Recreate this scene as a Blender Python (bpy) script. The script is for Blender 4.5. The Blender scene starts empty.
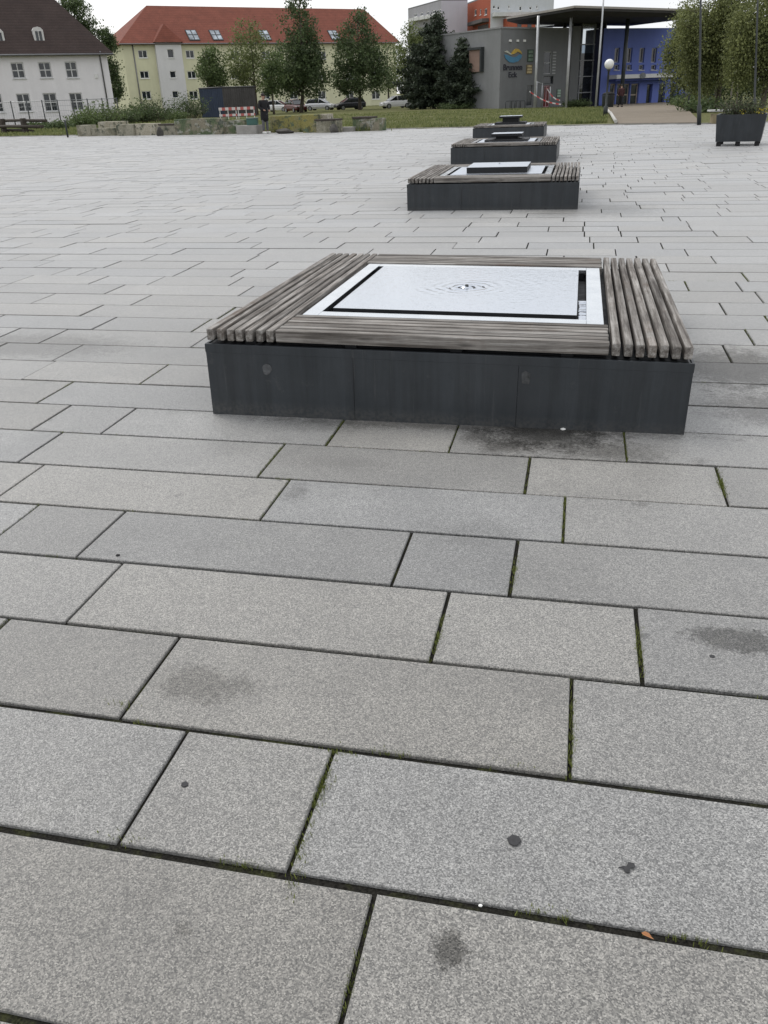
import bpy, bmesh, math, random
from mathutils import Vector, Matrix, noise as mnoise
random.seed(7)
R = random.Random(11)
sc = bpy.context.scene
COL = sc.collection
rad = math.radians
U = random.uniform

# ------------------------------------------------------------------ camera
W, H = 768, 1024
F, PITCH, YAW, ROLL = 822.85, 0.46986, 0.23280, -0.03820
EYE = Vector((0, 0, 1.55))
fw = Vector((-math.sin(YAW)*math.cos(PITCH), math.cos(YAW)*math.cos(PITCH), -math.sin(PITCH)))
r0 = Vector((math.cos(YAW), math.sin(YAW), 0)); u0 = r0.cross(fw)
rt = r0*math.cos(ROLL)+u0*math.sin(ROLL); up = u0*math.cos(ROLL)-r0*math.sin(ROLL)
FH = Vector((-math.sin(YAW), math.cos(YAW), 0))
cd = bpy.data.cameras.new('camera'); cam = bpy.data.objects.new('camera', cd); COL.objects.link(cam)
cam.matrix_world = Matrix(((rt.x, up.x, -fw.x, 0), (rt.y, up.y, -fw.y, 0), (rt.z, up.z, -fw.z, EYE.z), (0, 0, 0, 1)))
cd.sensor_fit = 'VERTICAL'; cd.sensor_height = 36; cd.sensor_width = 36; cd.lens = F*36/H
cd.clip_start = 0.05; cd.clip_end = 6000
sc.camera = cam
sc.render.resolution_x, sc.render.resolution_y = W, H

def ray(px, py): return fw + rt*((px-W/2)/F) - up*((py-H/2)/F)
def at(px, py, d):                       # survey point: seen at px,py and d metres ahead
    v = ray(px, py); return EYE + v*(d/v.dot(FH))
def flat(px, py, z=0.0):
    v = ray(px, py); return EYE + v*((z-EYE.z)/v.z)
def ahead(x, y): return x*FH.x + y*FH.y

# ------------------------------------------------------------------ terrain
EDGE = [(-400, 118)] + [tuple(flat(a, b)[:2]) for a, b in ((-90, 138.6), (0, 137), (300, 131), (600, 125), (700, 124), (768, 122.3))] + [(60, 34)]
def edge_y(x):
    for (a, b), (c, d) in zip(EDGE, EDGE[1:]):
        if x <= c: return b+(d-b)*(x-a)/(c-a)
    return EDGE[-1][1]
def gz(x, y):
    d = ahead(x, y)
    if d < 44: return 0.0
    az = math.atan2(x, y)                # negative to the left
    t = min(1, max(0, (az+0.16)/0.19)); s = 0.0028+0.0052*t
    dd = min(d, 150)-44
    return -s*dd
def ground(px, d, py=108):
    p = at(px, py, d); return Vector((p.x, p.y, gz(p.x, p.y)))

# ------------------------------------------------------------------ materials
MATS = {}
class NT:
    def __init__(s, name):
        s.m = bpy.data.materials.new(name); s.m.use_nodes = True
        s.t = s.m.node_tree; s.t.nodes.clear()
        s.out = s.n('ShaderNodeOutputMaterial')
    def n(s, typ, **kw):
        nd = s.t.nodes.new(typ)
        for k, v in kw.items():
            if k.startswith('_'): setattr(nd, k[1:], v)
            else: s.set(nd.inputs[k.replace('__', ' ')], v)
        return nd
    def set(s, inp, v):
        if isinstance(v, bpy.types.NodeSocket): s.t.links.new(v, inp)
        elif isinstance(v, (tuple, list)) and len(v) == 3 and inp.type == 'RGBA': inp.default_value = (*v, 1)
        else: inp.default_value = v
    def pos(s): return s.n('ShaderNodeNewGeometry').outputs['Position']
    def obj(s): return s.n('ShaderNodeTexCoord').outputs['Object']
    def island(s): return s.n('ShaderNodeNewGeometry').outputs['Random Per Island']
    def map(s, v, sc=(1, 1, 1)):
        m = s.n('ShaderNodeMapping', Scale=sc); s.set(m.inputs['Vector'], v); return m.outputs[0]
    def noise(s, v, scale, detail=3, rough=.5, out='Fac'):
        return s.n('ShaderNodeTexNoise', Vector=v, Scale=scale, Detail=detail, Roughness=rough).outputs[out]
    def math(s, op, a, b=0.0, c=None):
        m = s.n('ShaderNodeMath', _operation=op); s.set(m.inputs[0], a); s.set(m.inputs[1], b)
        if c is not None: s.set(m.inputs[2], c)
        return m.outputs[0]
    def remap(s, v, a, b, c, d):
        m = s.n('ShaderNodeMapRange'); s.set(m.inputs['Value'], v)
        for k, x in zip(('From Min', 'From Max', 'To Min', 'To Max'), (a, b, c, d)): s.set(m.inputs[k], x)
        return m.outputs[0]
    def mix(s, f, a, b, mode='MIX'):
        m = s.n('ShaderNodeMix', _data_type='RGBA', _blend_type=mode)
        s.set(m.inputs[0], f); s.set(m.inputs[6], a); s.set(m.inputs[7], b); return m.outputs[2]
    def mul(s, c, f):
        m = s.n('ShaderNodeVectorMath', _operation='SCALE'); s.set(m.inputs[0], c); s.set(m.inputs['Scale'], f); return m.outputs[0]
    def ramp(s, f, stops):
        r = s.n('ShaderNodeValToRGB', Fac=f); e = r.color_ramp.elements
        while len(e) < len(stops): e.new(0.5)
        for q, (p, c) in zip(e, stops): q.position = p; q.color = (*c, 1)
        return r.outputs[0]
    def bump(s, h, strength=.3, dist=.01):
        return s.n('ShaderNodeBump', Height=h, Strength=strength, Distance=dist).outputs[0]
    def bsdf(s, **kw):
        b = s.n('ShaderNodeBsdfPrincipled')
        for k, v in kw.items(): s.set(b.inputs[k.replace('__', ' ')], v)
        s.t.links.new(b.outputs[0], s.out.inputs[0]); return b

def plain(name, c, rough=.7, metal=0.0, var=.12, scale=3.0, spec=.4, bump=0.0):
    if name in MATS: return MATS[name]
    t = NT(name); p = t.pos()
    n = t.noise(p, scale, 5, .6); n2 = t.noise(p, scale*9, 3)
    f = t.math('ADD', t.remap(n, .25, .75, 1-var, 1+var), t.remap(n2, .3, .7, -var*.4, var*.4))
    col = t.mul(t.n('ShaderNodeRGB').outputs[0], f)
    t.t.nodes[-2].outputs[0] if False else None
    for nd in t.t.nodes:
        if nd.type == 'RGB': nd.outputs[0].default_value = (*c, 1)
    kw = dict(Base__Color=col, Roughness=t.remap(n2, .3, .7, max(0.02, rough-.08), min(1, rough+.08)), Metallic=metal, Specular__IOR__Level=spec)
    if bump: kw['Normal'] = t.bump(n2, bump, .02)
    t.bsdf(**kw); MATS[name] = t.m; return t.m

def m_granite():
    t = NT('granite paving'); p = t.pos(); isl = t.island()
    v = t.n('ShaderNodeTexVoronoi', Vector=p, Scale=330.0).outputs['Color']
    vs3 = t.n('ShaderNodeSeparateColor', Color=v); vr = vs3.outputs[0]
    n1 = t.noise(p, 800, 2, .6); n3 = t.noise(p, 45, 5, .7); n2 = t.noise(p, 2.2, 5, .6)
    g = t.math('ADD', t.math('MULTIPLY', vr, .62), t.math('MULTIPLY', n1, .38))
    col = t.ramp(g, [(.12, (.045, .045, .046)), (.34, (.138, .138, .137)), (.54, (.22, .218, .214)), (.76, (.335, .331, .323)), (.92, (.60, .59, .575))])
    fl = t.n('ShaderNodeTexVoronoi', Vector=p, Scale=190.0); fls = t.n('ShaderNodeSeparateColor', Color=fl.outputs['Color'])
    dk_ = t.math('MULTIPLY', t.math('GREATER_THAN', fls.outputs[0], .86), t.remap(fl.outputs['Distance'], .30, .42, .55, 0))
    col = t.mix(dk_, col, (.045, .045, .047))
    lt_ = t.math('MULTIPLY', t.math('GREATER_THAN', fls.outputs[1], .88), t.remap(fl.outputs['Distance'], .25, .38, .5, 0))
    col = t.mix(lt_, col, (.62, .61, .60))
    f = t.remap(isl, 0, 1, .76, 1.04)
    f = t.math('MULTIPLY', f, t.remap(n2, .3, .7, .86, 1.10))
    f = t.math('MULTIPLY', f, t.remap(n3, .3, .7, .88, 1.12))
    streak = t.noise(t.map(p, (.10, .55, 1)), 1.0, 3, .6)
    f = t.math('MULTIPLY', f, t.remap(streak, .3, .7, .90, 1.07))
    warp = t.noise(p, 22, 6, .75, 'Color'); 
    wv = t.n('ShaderNodeVectorMath', _operation='MULTIPLY_ADD')
    t.set(wv.inputs[0], warp); wv.inputs[1].default_value = (.10, .10, 0); 
    pm = t.n('ShaderNodeVectorMath', _operation='SUBTRACT'); t.set(pm.inputs[0], p); pm.inputs[1].default_value = (.05, .05, 0)
    t.set(wv.inputs[2], pm.outputs[0]); pw = wv.outputs[0]
    M_ = None
    # damp, oily and other dark patches with shapes of their own, plus a painted contact shadow: seen px,py, radii in metres, darkness, softness
    SP = [((735, 640), .15, .066, .54, .3), ((200, 684), .17, .085, .72, .4), ((452, 951), .044, .044, .45, .35), ((545, 432), .34, .26, .40, .5), ((450, 424), 1.35, .10, .60, .6), ((480, 436), .10, .10, .6, .5),  # widest band paints the nearest bench's contact shadow into the stone
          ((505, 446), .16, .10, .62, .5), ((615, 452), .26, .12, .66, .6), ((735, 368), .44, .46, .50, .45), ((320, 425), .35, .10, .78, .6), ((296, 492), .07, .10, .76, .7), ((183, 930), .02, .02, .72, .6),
          ((700, 462), .05, .05, .75, .8), ((790, 410), .45, .30, .60, .5), ((590, 210), 1.0, .8, .72, .6), ((30, 345), .9, .32, .80, .4), ((640, 505), .035, .022, .72, .6), ((470, 530), .22, .12, .90, .9), ((330, 462), .30, .10, .90, .9)]  # patch beside the second bench simply darkens the slabs
    rag = t.math('ADD', t.remap(t.noise(p, 55, 4, .75), .3, .7, -.32, .32), t.remap(t.noise(p, 11, 4, .7), .3, .7, -.28, .28))
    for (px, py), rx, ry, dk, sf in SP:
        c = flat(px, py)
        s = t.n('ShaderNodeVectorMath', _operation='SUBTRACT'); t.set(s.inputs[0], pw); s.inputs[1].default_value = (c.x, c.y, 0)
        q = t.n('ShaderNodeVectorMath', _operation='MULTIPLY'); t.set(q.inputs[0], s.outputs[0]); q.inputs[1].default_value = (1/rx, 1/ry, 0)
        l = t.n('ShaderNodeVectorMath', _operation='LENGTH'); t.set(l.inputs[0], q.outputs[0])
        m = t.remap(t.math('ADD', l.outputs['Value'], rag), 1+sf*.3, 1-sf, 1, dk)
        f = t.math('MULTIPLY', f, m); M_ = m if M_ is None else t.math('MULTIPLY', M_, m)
    wn_ = t.n('ShaderNodeTexWhiteNoise', _noise_dimensions='1D', W=t.math('MULTIPLY', isl, 913.0)).outputs['Value']
    hue = t.ramp(wn_, [(0, (.99, 1.0, 1.0)), (.3, (1.005, 1.0, .975)), (.65, (1.02, 1.0, .95)), (1, (1.035, 1.0, .925))])
    col = t.mix(1.0, col, hue, 'MULTIPLY')
    # pale worn and dark damp clouds of their own shape
    cl = t.noise(t.map(p, (1.6, 2.4, 1)), 1.0, 7, .68)
    f = t.math('MULTIPLY', f, t.remap(cl, .56, .66, 1.0, .86)); f = t.math('MULTIPLY', f, t.remap(cl, .44, .36, 1.0, 1.10))
    # sparse trodden spots and drips
    for sc_, thr, r_a, r_b in ((2.6, .62, .05, .02), (6.5, .80, .08, .03)):
        vv = t.n('ShaderNodeTexVoronoi', Vector=pw, Scale=sc_); vc = t.n('ShaderNodeSeparateColor', Color=vv.outputs['Color'])
        on = t.math('GREATER_THAN', vc.outputs[0], thr); sz = t.math('MULTIPLY', vc.outputs[1], r_a)
        d_ = t.math('SUBTRACT', vv.outputs['Distance'], sz)
        f = t.math('MULTIPLY', f, t.math('SUBTRACT', 1.0, t.math('MULTIPLY', on, t.remap(d_, 0, r_b, .46, 0))))
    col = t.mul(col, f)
    # greenish grime
    gr = t.remap(t.noise(p, 5.5, 6, .7), .58, .75, 0, .25)
    col = t.mix(gr, col, (.20, .20, .165))
    h = t.math('ADD', t.math('MULTIPLY', n1, .6), t.math('MULTIPLY', n3, .8))
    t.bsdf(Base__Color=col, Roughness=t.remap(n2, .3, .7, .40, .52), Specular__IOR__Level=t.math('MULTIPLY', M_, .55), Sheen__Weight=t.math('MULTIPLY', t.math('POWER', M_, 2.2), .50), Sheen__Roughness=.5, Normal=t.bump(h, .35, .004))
    return t.m
def m_joint():
    t = NT('joint dirt'); p = t.pos()
    n = t.noise(p, 9, 5, .7); n2 = t.noise(p, 160, 3)
    c = t.mix(t.remap(n, .5, .68, 0, 1), (.022, .021, .018), (.05, .055, .022))
    t.bsdf(Base__Color=t.mul(c, t.remap(n2, .3, .7, .5, 1.5)), Roughness=.95, Specular__IOR__Level=.1, Normal=t.bump(n2, .8, .01)); return t.m
def m_wood(axis):
    t = NT('weathered wood '+axis); p = t.obj(); isl = t.island()
    s = (44, 1.5, 44) if axis == 'Y' else (1.5, 44, 44)
    off = t.n('ShaderNodeVectorMath', _operation='ADD'); t.set(off.inputs[0], p)
    cb = t.n('ShaderNodeCombineXYZ'); t.set(cb.inputs[2], t.math('MULTIPLY', isl, 37.0)); t.set(cb.inputs[0 if axis == 'X' else 1], t.math('MULTIPLY', isl, 11.0))
    t.set(off.inputs[1], cb.outputs[0]); q = off.outputs[0]
    n = t.noise(t.map(q, s), 1.0, 6, .7); n2 = t.noise(q, 4, 5, .65); n3 = t.noise(t.map(q, tuple(v*5 for v in s)), 1.0, 3, .6)
    col = t.ramp(n, [(.28, (.034, .028, .024)), (.43, (.142, .128, .115)), (.55, (.268, .252, .234)), (.74, (.55, .535, .51))])
    f = t.math('MULTIPLY', t.remap(isl, 0, 1, .72, 1.16), t.remap(n2, .3, .7, .72, 1.2))
    f = t.math('MULTIPLY', f, t.remap(n3, .3, .7, .82, 1.16))
    kn = t.n('ShaderNodeTexVoronoi', Vector=t.map(q, (9, 1.6, 9) if axis == 'Y' else (1.6, 9, 9)), Scale=1.3).outputs['Distance']
    f = t.math('MULTIPLY', f, t.remap(kn, .04, .13, .45, 1.0))
    col = t.mul(col, f)
    # worn raw and reddish spots
    col = t.mix(t.remap(t.noise(q, 2.3, 5, .7), .56, .72, 0, .55), col, (.115, .078, .056))
    h = t.math('ADD', n, t.math('MULTIPLY', n3, .6))
    t.bsdf(Base__Color=col, Roughness=.8, Specular__IOR__Level=.25, Normal=t.bump(h, .5, .004)); return t.m
def m_plinth():
    t = NT('dark painted steel'); p = t.obj()
    n = t.noise(p, 2.2, 6, .65); n2 = t.noise(t.map(p, (14, 14, .8)), 1.0, 5, .7); n3 = t.noise(p, 60, 3)
    c = t.mul(t.mix(t.remap(n, .35, .7, 0, 1), (.022, .027, .032), (.035, .040, .0455)), t.remap(n2, .3, .7, .74, 1.26))
    c = t.mix(t.remap(t.noise(t.map(p, (24, 24, 1.2)), 1.0, 5, .75), .60, .76, 0, .42), c, (.10, .10, .10))
    c = t.mix(t.remap(t.noise(p, 9, 6, .75), .62, .74, 0, .35), c, (.085, .085, .082))
    sx = t.n('ShaderNodeSeparateXYZ', Vector=p)
    run = t.math('MULTIPLY', t.remap(t.math('ABSOLUTE', t.math('SUBTRACT', sx.outputs[0], .42)), .02, .16, 1, 0), t.remap(n2, .42, .6, 0, 1))
    c = t.mix(t.math('MULTIPLY', run, .6), c, (.018, .02, .023))
    dirt = t.math('MULTIPLY', t.remap(sx.outputs[2], .06, .0, 0, .35), t.remap(n3, .35, .65, .2, 1))
    c = t.mix(dirt, c, (.12, .115, .105))
    t.bsdf(Base__Color=c, Roughness=t.remap(n2, .3, .7, .34, .55), Specular__IOR__Level=.45, Normal=t.bump(n3, .05, .004)); return t.m
def m_steel(name, rough, base=.72):
    t = NT(name); p = t.obj()
    n = t.noise(p, 6, 6, .7); n2 = t.noise(p, 90, 3)
    c = t.mul(t.mix(n, (base*.96, base, base*1.03), (base*.86, base*.9, base*.94)), t.remap(n2, .3, .7, .95, 1.04))
    t.bsdf(Base__Color=c, Metallic=1.0, Roughness=t.remap(n, .3, .7, rough*.7, rough*1.5)); return t.m
def m_water(name='water film', bmp=.125, rgh=.05):
    t = NT(name); p = t.obj()
    n = t.noise(p, 26, 4, .6); n2 = t.noise(p, 95, 3, .6)
    h = t.math('ADD', t.math('MULTIPLY', n, .8), t.math('MULTIPLY', n2, .25))
    t.bsdf(Base__Color=(.60, .64, .70), Metallic=.95, Roughness=rgh, Normal=t.bump(h, bmp, .02)); return t.m
def m_leaf(name, dark, light, tr=.25, rough=.6):
    t = NT(name); isl = t.island(); p = t.pos()
    n = t.noise(p, .55, 3)
    f = t.math('ADD', t.math('MULTIPLY', isl, .65), t.remap(n, .3, .7, -.1, .45))
    c = t.mix(f, dark, light)
    b = t.n('ShaderNodeBsdfPrincipled', Roughness=rough); t.set(b.inputs['Base Color'], c); b.inputs['Specular IOR Level'].default_value = .25
    tl = t.n('ShaderNodeBsdfTranslucent', Color=t.mul(c, 1.3))
    mx = t.n('ShaderNodeMixShader'); mx.inputs[0].default_value = tr
    t.t.links.new(b.outputs[0], mx.inputs[1]); t.t.links.new(tl.outputs[0], mx.inputs[2]); t.t.links.new(mx.outputs[0], t.out.inputs[0]); return t.m
def m_lawn():
    t = NT('lawn soil and grass'); p = t.pos()
    n = t.noise(p, .35, 6, .7); n2 = t.noise(t.map(p, (1, 1, 1)), 6, 4, .7)
    c = t.ramp(t.math('ADD', t.math('MULTIPLY', n, .6), t.math('MULTIPLY', n2, .4)), [(.3, (.06, .075, .026)), (.5, (.125, .13, .055)), (.7, (.21, .19, .10))])
    t.bsdf(Base__Color=c, Roughness=.95, Specular__IOR__Level=.1, Normal=t.bump(n2, .8, .1)); return t.m
def m_render(name, c, stain=.15):
    t = NT(name); p = t.pos()
    n = t.noise(p, .5, 6, .7); n2 = t.noise(t.map(p, (1.5, 1.5, .12)), 1.0, 5, .7); n3 = t.noise(p, 14, 3)
    f = t.math('MULTIPLY', t.remap(n, .3, .7, 1-stain, 1+stain*.5), t.remap(n2, .3, .75, 1+stain*.3, 1-stain))
    rgb = t.n('ShaderNodeRGB'); rgb.outputs[0].default_value = (*c, 1)
    t.bsdf(Base__Color=t.mul(rgb.outputs[0], f), Roughness=.85, Specular__IOR__Level=.2, Normal=t.bump(n3, .3, .02)); return t.m
def m_tiles(name, c, along, row=.34):
    t = NT(name); p = t.pos(); sx = t.n('ShaderNodeSeparateXYZ', Vector=p)
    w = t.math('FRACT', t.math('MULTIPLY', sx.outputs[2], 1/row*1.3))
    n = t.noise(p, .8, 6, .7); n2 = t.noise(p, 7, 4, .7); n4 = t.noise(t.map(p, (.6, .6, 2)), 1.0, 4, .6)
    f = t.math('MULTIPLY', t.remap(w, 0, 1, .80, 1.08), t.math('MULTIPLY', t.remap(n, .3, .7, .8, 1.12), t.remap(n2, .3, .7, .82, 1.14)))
    rgb = t.n('ShaderNodeRGB'); rgb.outputs[0].default_value = (*c, 1)
    col = t.mix(t.remap(n4, .55, .75, 0, .35), t.mul(rgb.outputs[0], f), (c[0]*.45, c[1]*.6, c[2]*.7))
    t.bsdf(Base__Color=col, Roughness=.75, Specular__IOR__Level=.25, Normal=t.bump(w, .5, .05)); return t.m
def m_glass(name, c=(.02, .025, .03), rough=.06, spec=.6):
    t = NT(name); p = t.pos()
    n = t.noise(p, 1.3, 3)
    rgb = t.n('ShaderNodeRGB'); rgb.outputs[0].default_value = (*c, 1)
    t.bsdf(Base__Color=t.mul(rgb.outputs[0], t.remap(n, .3, .7, .5, 1.6)), Roughness=rough, Specular__IOR__Level=spec, Normal=t.bump(t.noise(p, .8, 2), .05, .1)); return t.m
def m_graffiti(name, base, tint, white):
    t = NT(name); p = t.pos()
    n = t.noise(p, 1.1, 5, .6); n2 = t.noise(t.map(p, (1, 1, 1.6)), 2.6, 5, .65); n3 = t.noise(p, 18, 4, .7)
    c = t.mix(t.remap(n, .44, .54, 0, .95), base, tint)
    c = t.mix(t.remap(n2, .56, .60, 0, .8), c, white)
    c = t.mix(t.remap(t.noise(p, 3.0, 6, .65), .54, .60, 0, .75), c, (.055, .07, .055))
    t.bsdf(Base__Color=t.mul(c, t.remap(n3, .3, .7, .7, 1.25)), Roughness=.9, Specular__IOR__Level=.15, Normal=t.bump(n3, .6, .03)); return t.m
def m_path():
    t = NT('path gravel'); p = t.pos()
    n = t.noise(p, .5, 5, .6); n2 = t.noise(p, 30, 4, .7)
    c = t.mul(t.mix(n, (.17, .145, .115), (.26, .225, .18)), t.remap(n2, .3, .7, .8, 1.2))
    t.bsdf(Base__Color=c, Roughness=.9, Specular__IOR__Level=.15, Normal=t.bump(n2, .5, .01)); return t.m
def m_bark(name, c):
    t = NT(name); p = t.pos()
    n = t.noise(t.map(p, (6, 6, 1.2)), 1.0, 5, .7)
    rgb = t.n('ShaderNodeRGB'); rgb.outputs[0].default_value = (*c, 1)
    t.bsdf(Base__Color=t.mul(rgb.outputs[0], t.remap(n, .3, .7, .45, 1.5)), Roughness=.9, Normal=t.bump(n, .8, .03)); return t.m

GRANITE = m_granite(); JOINT = m_joint(); WOODX = m_wood('X'); WOODY = m_wood('Y'); PLINTH = m_plinth()
STEEL = m_steel('stainless steel', .16, .82); WATER = m_water(); POOL = m_water('pale pool water', .02, .34); BLACK = plain('black void', (.008, .009, .011), .6, var=.3)
LAWN = m_lawn(); PATH = m_path(); PANE = m_glass('window glass'); DARKGLASS = m_glass('dark facade glass', (.015, .018, .024), .04, .7)
WHITEP = plain('white paint', (.74, .74, .72), .5); DARKM = plain('dark metal', (.035, .04, .042), .45, var=.2)
POLEW = plain('pale metal', (.50, .51, .52), .35, .3); CHROME = plain('grey metal', (.30, .31, .32), .35, .6)
CONC = plain('concrete', (.30, .29, .27), .9, var=.2, bump=.3); TIMBER = plain('old timber', (.06, .05, .042), .85, var=.35, scale=6)
RUBBER = plain('rubber', (.015, .015, .016), .8)

# ------------------------------------------------------------------ mesh builder
class MB:
    def __init__(s): s.v = []; s.f = []; s.sm = []
    def poly(s, pts, smooth=False):
        i = len(s.v); s.v += [tuple(p) for p in pts]; s.f.append(tuple(range(i, i+len(pts)))); s.sm.append(smooth)
    def faces(s, verts, faces, smooth=False):
        i = len(s.v); s.v += [tuple(p) for p in verts]
        for f in faces: s.f.append(tuple(i+k for k in f)); s.sm.append(smooth)
    def box(s, c, size, rz=0, bev=0.0, M=None):
        x, y, z = (k/2 for k in size); b = bev
        if b <= 0:
            vs = [Vector((i*x, j*y, k*z)) for i in (-1, 1) for j in (-1, 1) for k in (-1, 1)]
            fs = [(0, 1, 3, 2), (4, 6, 7, 5), (0, 4, 5, 1), (2, 3, 7, 6), (0, 2, 6, 4), (1, 5, 7, 3)]
        else:
            bm = bmesh.new(); bmesh.ops.create_cube(bm, size=2)
            for v in bm.verts: v.co = Vector((v.co.x*x, v.co.y*y, v.co.z*z))
            bmesh.ops.bevel(bm, geom=bm.edges[:], offset=b, segments=2, affect='EDGES', profile=.6)
            bm.verts.index_update(); vs = [v.co.copy() for v in bm.verts]; fs = [tuple(v.index for v in f.verts) for f in bm.faces]; bm.free()
        T = M if M is not None else Matrix.Translation(Vector(c)) @ Matrix.Rotation(rz, 4, 'Z')
        s.faces([T @ v for v in vs], fs)
    def tube(s, pts, rads, n=8, caps=True, smooth=True):
        pts = [Vector(p) for p in pts]
        if not isinstance(rads, (list, tuple)): rads = [rads]*len(pts)
        i0 = len(s.v); x = None
        for k, p in enumerate(pts):
            d = (pts[min(k+1, len(pts)-1)]-pts[max(k-1, 0)]).normalized()
            if x is None:
                a = Vector((0, 0, 1)) if abs(d.z) < .9 else Vector((1, 0, 0)); x = d.cross(a).normalized()
            x = (x-d*x.dot(d)).normalized(); y = d.cross(x)
            for j in range(n):
                a = 2*math.pi*j/n; s.v.append(tuple(p+(x*math.cos(a)+y*math.sin(a))*rads[k]))
        for k in range(len(pts)-1):
            for j in range(n):
                s.f.append((i0+k*n+j, i0+k*n+(j+1) % n, i0+(k+1)*n+(j+1) % n, i0+(k+1)*n+j)); s.sm.append(smooth)
        if caps:
            s.f.append(tuple(i0+j for j in range(n))[::-1]); s.sm.append(False)
            s.f.append(tuple(i0+(len(pts)-1)*n+j for j in range(n))); s.sm.append(False)
    def lathe(s, c, prof, n=16, smooth=True):
        c = Vector(c); i0 = len(s.v)
        for r, z in prof:
            for j in range(n):
                a = 2*math.pi*j/n; s.v.append((c.x+r*math.cos(a), c.y+r*math.sin(a), c.z+z))
        for k in range(len(prof)-1):
            for j in range(n):
                s.f.append((i0+k*n+j, i0+k*n+(j+1) % n, i0+(k+1)*n+(j+1) % n, i0+(k+1)*n+j)); s.sm.append(smooth)
        s.f.append(tuple(i0+j for j in range(n))[::-1]); s.sm.append(False)
        s.f.append(tuple(i0+(len(prof)-1)*n+j for j in range(n))); s.sm.append(False)
    def prism(s, pts, o, u, v, n, th):           # outline in plane (u,v) at o, thick th along n
        o, u, v, n = Vector(o), Vector(u), Vector(v), Vector(n)
        a = [o+u*p[0]+v*p[1] for p in pts]; b = [p+n*th for p in a]; k = len(pts)
        s.poly(b); s.poly(a[::-1])
        for i in range(k): s.poly([a[i], a[(i+1) % k], b[(i+1) % k], b[i]])
    def build(s, name, mat, parent=None, smooth=None):
        me = bpy.data.meshes.new(name)
        off = Vector((0, 0, 0)); q = parent
        while q is not None: off += q.location; q = q.parent
        local = getattr(s, 'local', False)
        me.from_pydata([tuple(Vector(v)-off) for v in s.v] if not local else s.v, [], s.f)
        me.polygons.foreach_set('use_smooth', s.sm if smooth is None else [smooth]*len(s.f))
        me.update(); me.materials.append(mat)
        o = bpy.data.objects.new(name, me); COL.objects.link(o)
        if parent is not None: o.parent = parent
        return o
def LMB():
    m = MB(); m.local = True; return m
def tag(o, label=None, cat=None, group=None, kind=None):
    for k, v in (('label', label), ('category', cat), ('group', group), ('kind', kind)):
        if v: o[k] = v
    return o
def thing(name, label, cat, loc, group=None, rz=0.0):
    o = bpy.data.objects.new(name, None); COL.objects.link(o); o.location = loc; o.rotation_euler = (0, 0, rz); o.empty_display_size = .2
    return tag(o, label, cat, group)

# ------------------------------------------------------------------ sky and light
wd = bpy.data.worlds.new('World'); sc.world = wd; wd.use_nodes = True
nt = wd.node_tree; nt.nodes.clear()
wo = nt.nodes.new('ShaderNodeOutputWorld'); bg = nt.nodes.new('ShaderNodeBackground'); nt.links.new(bg.outputs[0], wo.inputs[0])
sky = nt.nodes.new('ShaderNodeTexSky'); sky.sky_type = 'NISHITA'; sky.sun_disc = False
SUN_EL, SUN_AZ = rad(54), rad(-58)        # azimuth from +Y towards +X
sky.sun_elevation = SUN_EL; sky.sun_rotation = SUN_AZ; sky.dust_density = 2.0
tc = nt.nodes.new('ShaderNodeTexCoord')
mp = nt.nodes.new('ShaderNodeMapping'); mp.inputs['Scale'].default_value = (1.2, 1.2, 3.2); nt.links.new(tc.outputs['Generated'], mp.inputs[0])
cn = nt.nodes.new('ShaderNodeTexNoise'); cn.inputs['Scale'].default_value = 2.3; cn.inputs['Detail'].default_value = 6; cn.inputs['Roughness'].default_value = .55
nt.links.new(mp.outputs[0], cn.inputs['Vector'])
cr = nt.nodes.new('ShaderNodeValToRGB'); nt.links.new(cn.outputs['Fac'], cr.inputs[0])
cr.color_ramp.elements[0].position = .30; cr.color_ramp.elements[0].color = (8.1, 8.4, 8.9, 1)
cr.color_ramp.elements[1].position = .68; cr.color_ramp.elements[1].color = (10.6, 10.5, 10.4, 1)
mx = nt.nodes.new('ShaderNodeMix'); mx.data_type = 'RGBA'; mx.inputs[0].default_value = .88
nt.links.new(sky.outputs[0], mx.inputs[6]); nt.links.new(cr.outputs[0], mx.inputs[7]); nt.links.new(mx.outputs[2], bg.inputs[0])
bg.inputs[1].default_value = .105
sd = bpy.data.lights.new('sun', 'SUN'); sd.energy = 1.25; sd.angle = rad(22); sd.color = (1, .97, .92)
so = bpy.data.objects.new('sun', sd); COL.objects.link(so)
sv = Vector((math.sin(SUN_AZ)*math.cos(SUN_EL), math.cos(SUN_AZ)*math.cos(SUN_EL), math.sin(SUN_EL)))
so.rotation_euler = (-sv).to_track_quat('-Z', 'Y').to_euler()
vs = sc.view_settings; vs.view_transform = 'Standard'; vs.look = 'None'; vs.exposure = 0.12; vs.gamma = 1.0; vs.use_curve_mapping = False

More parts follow.
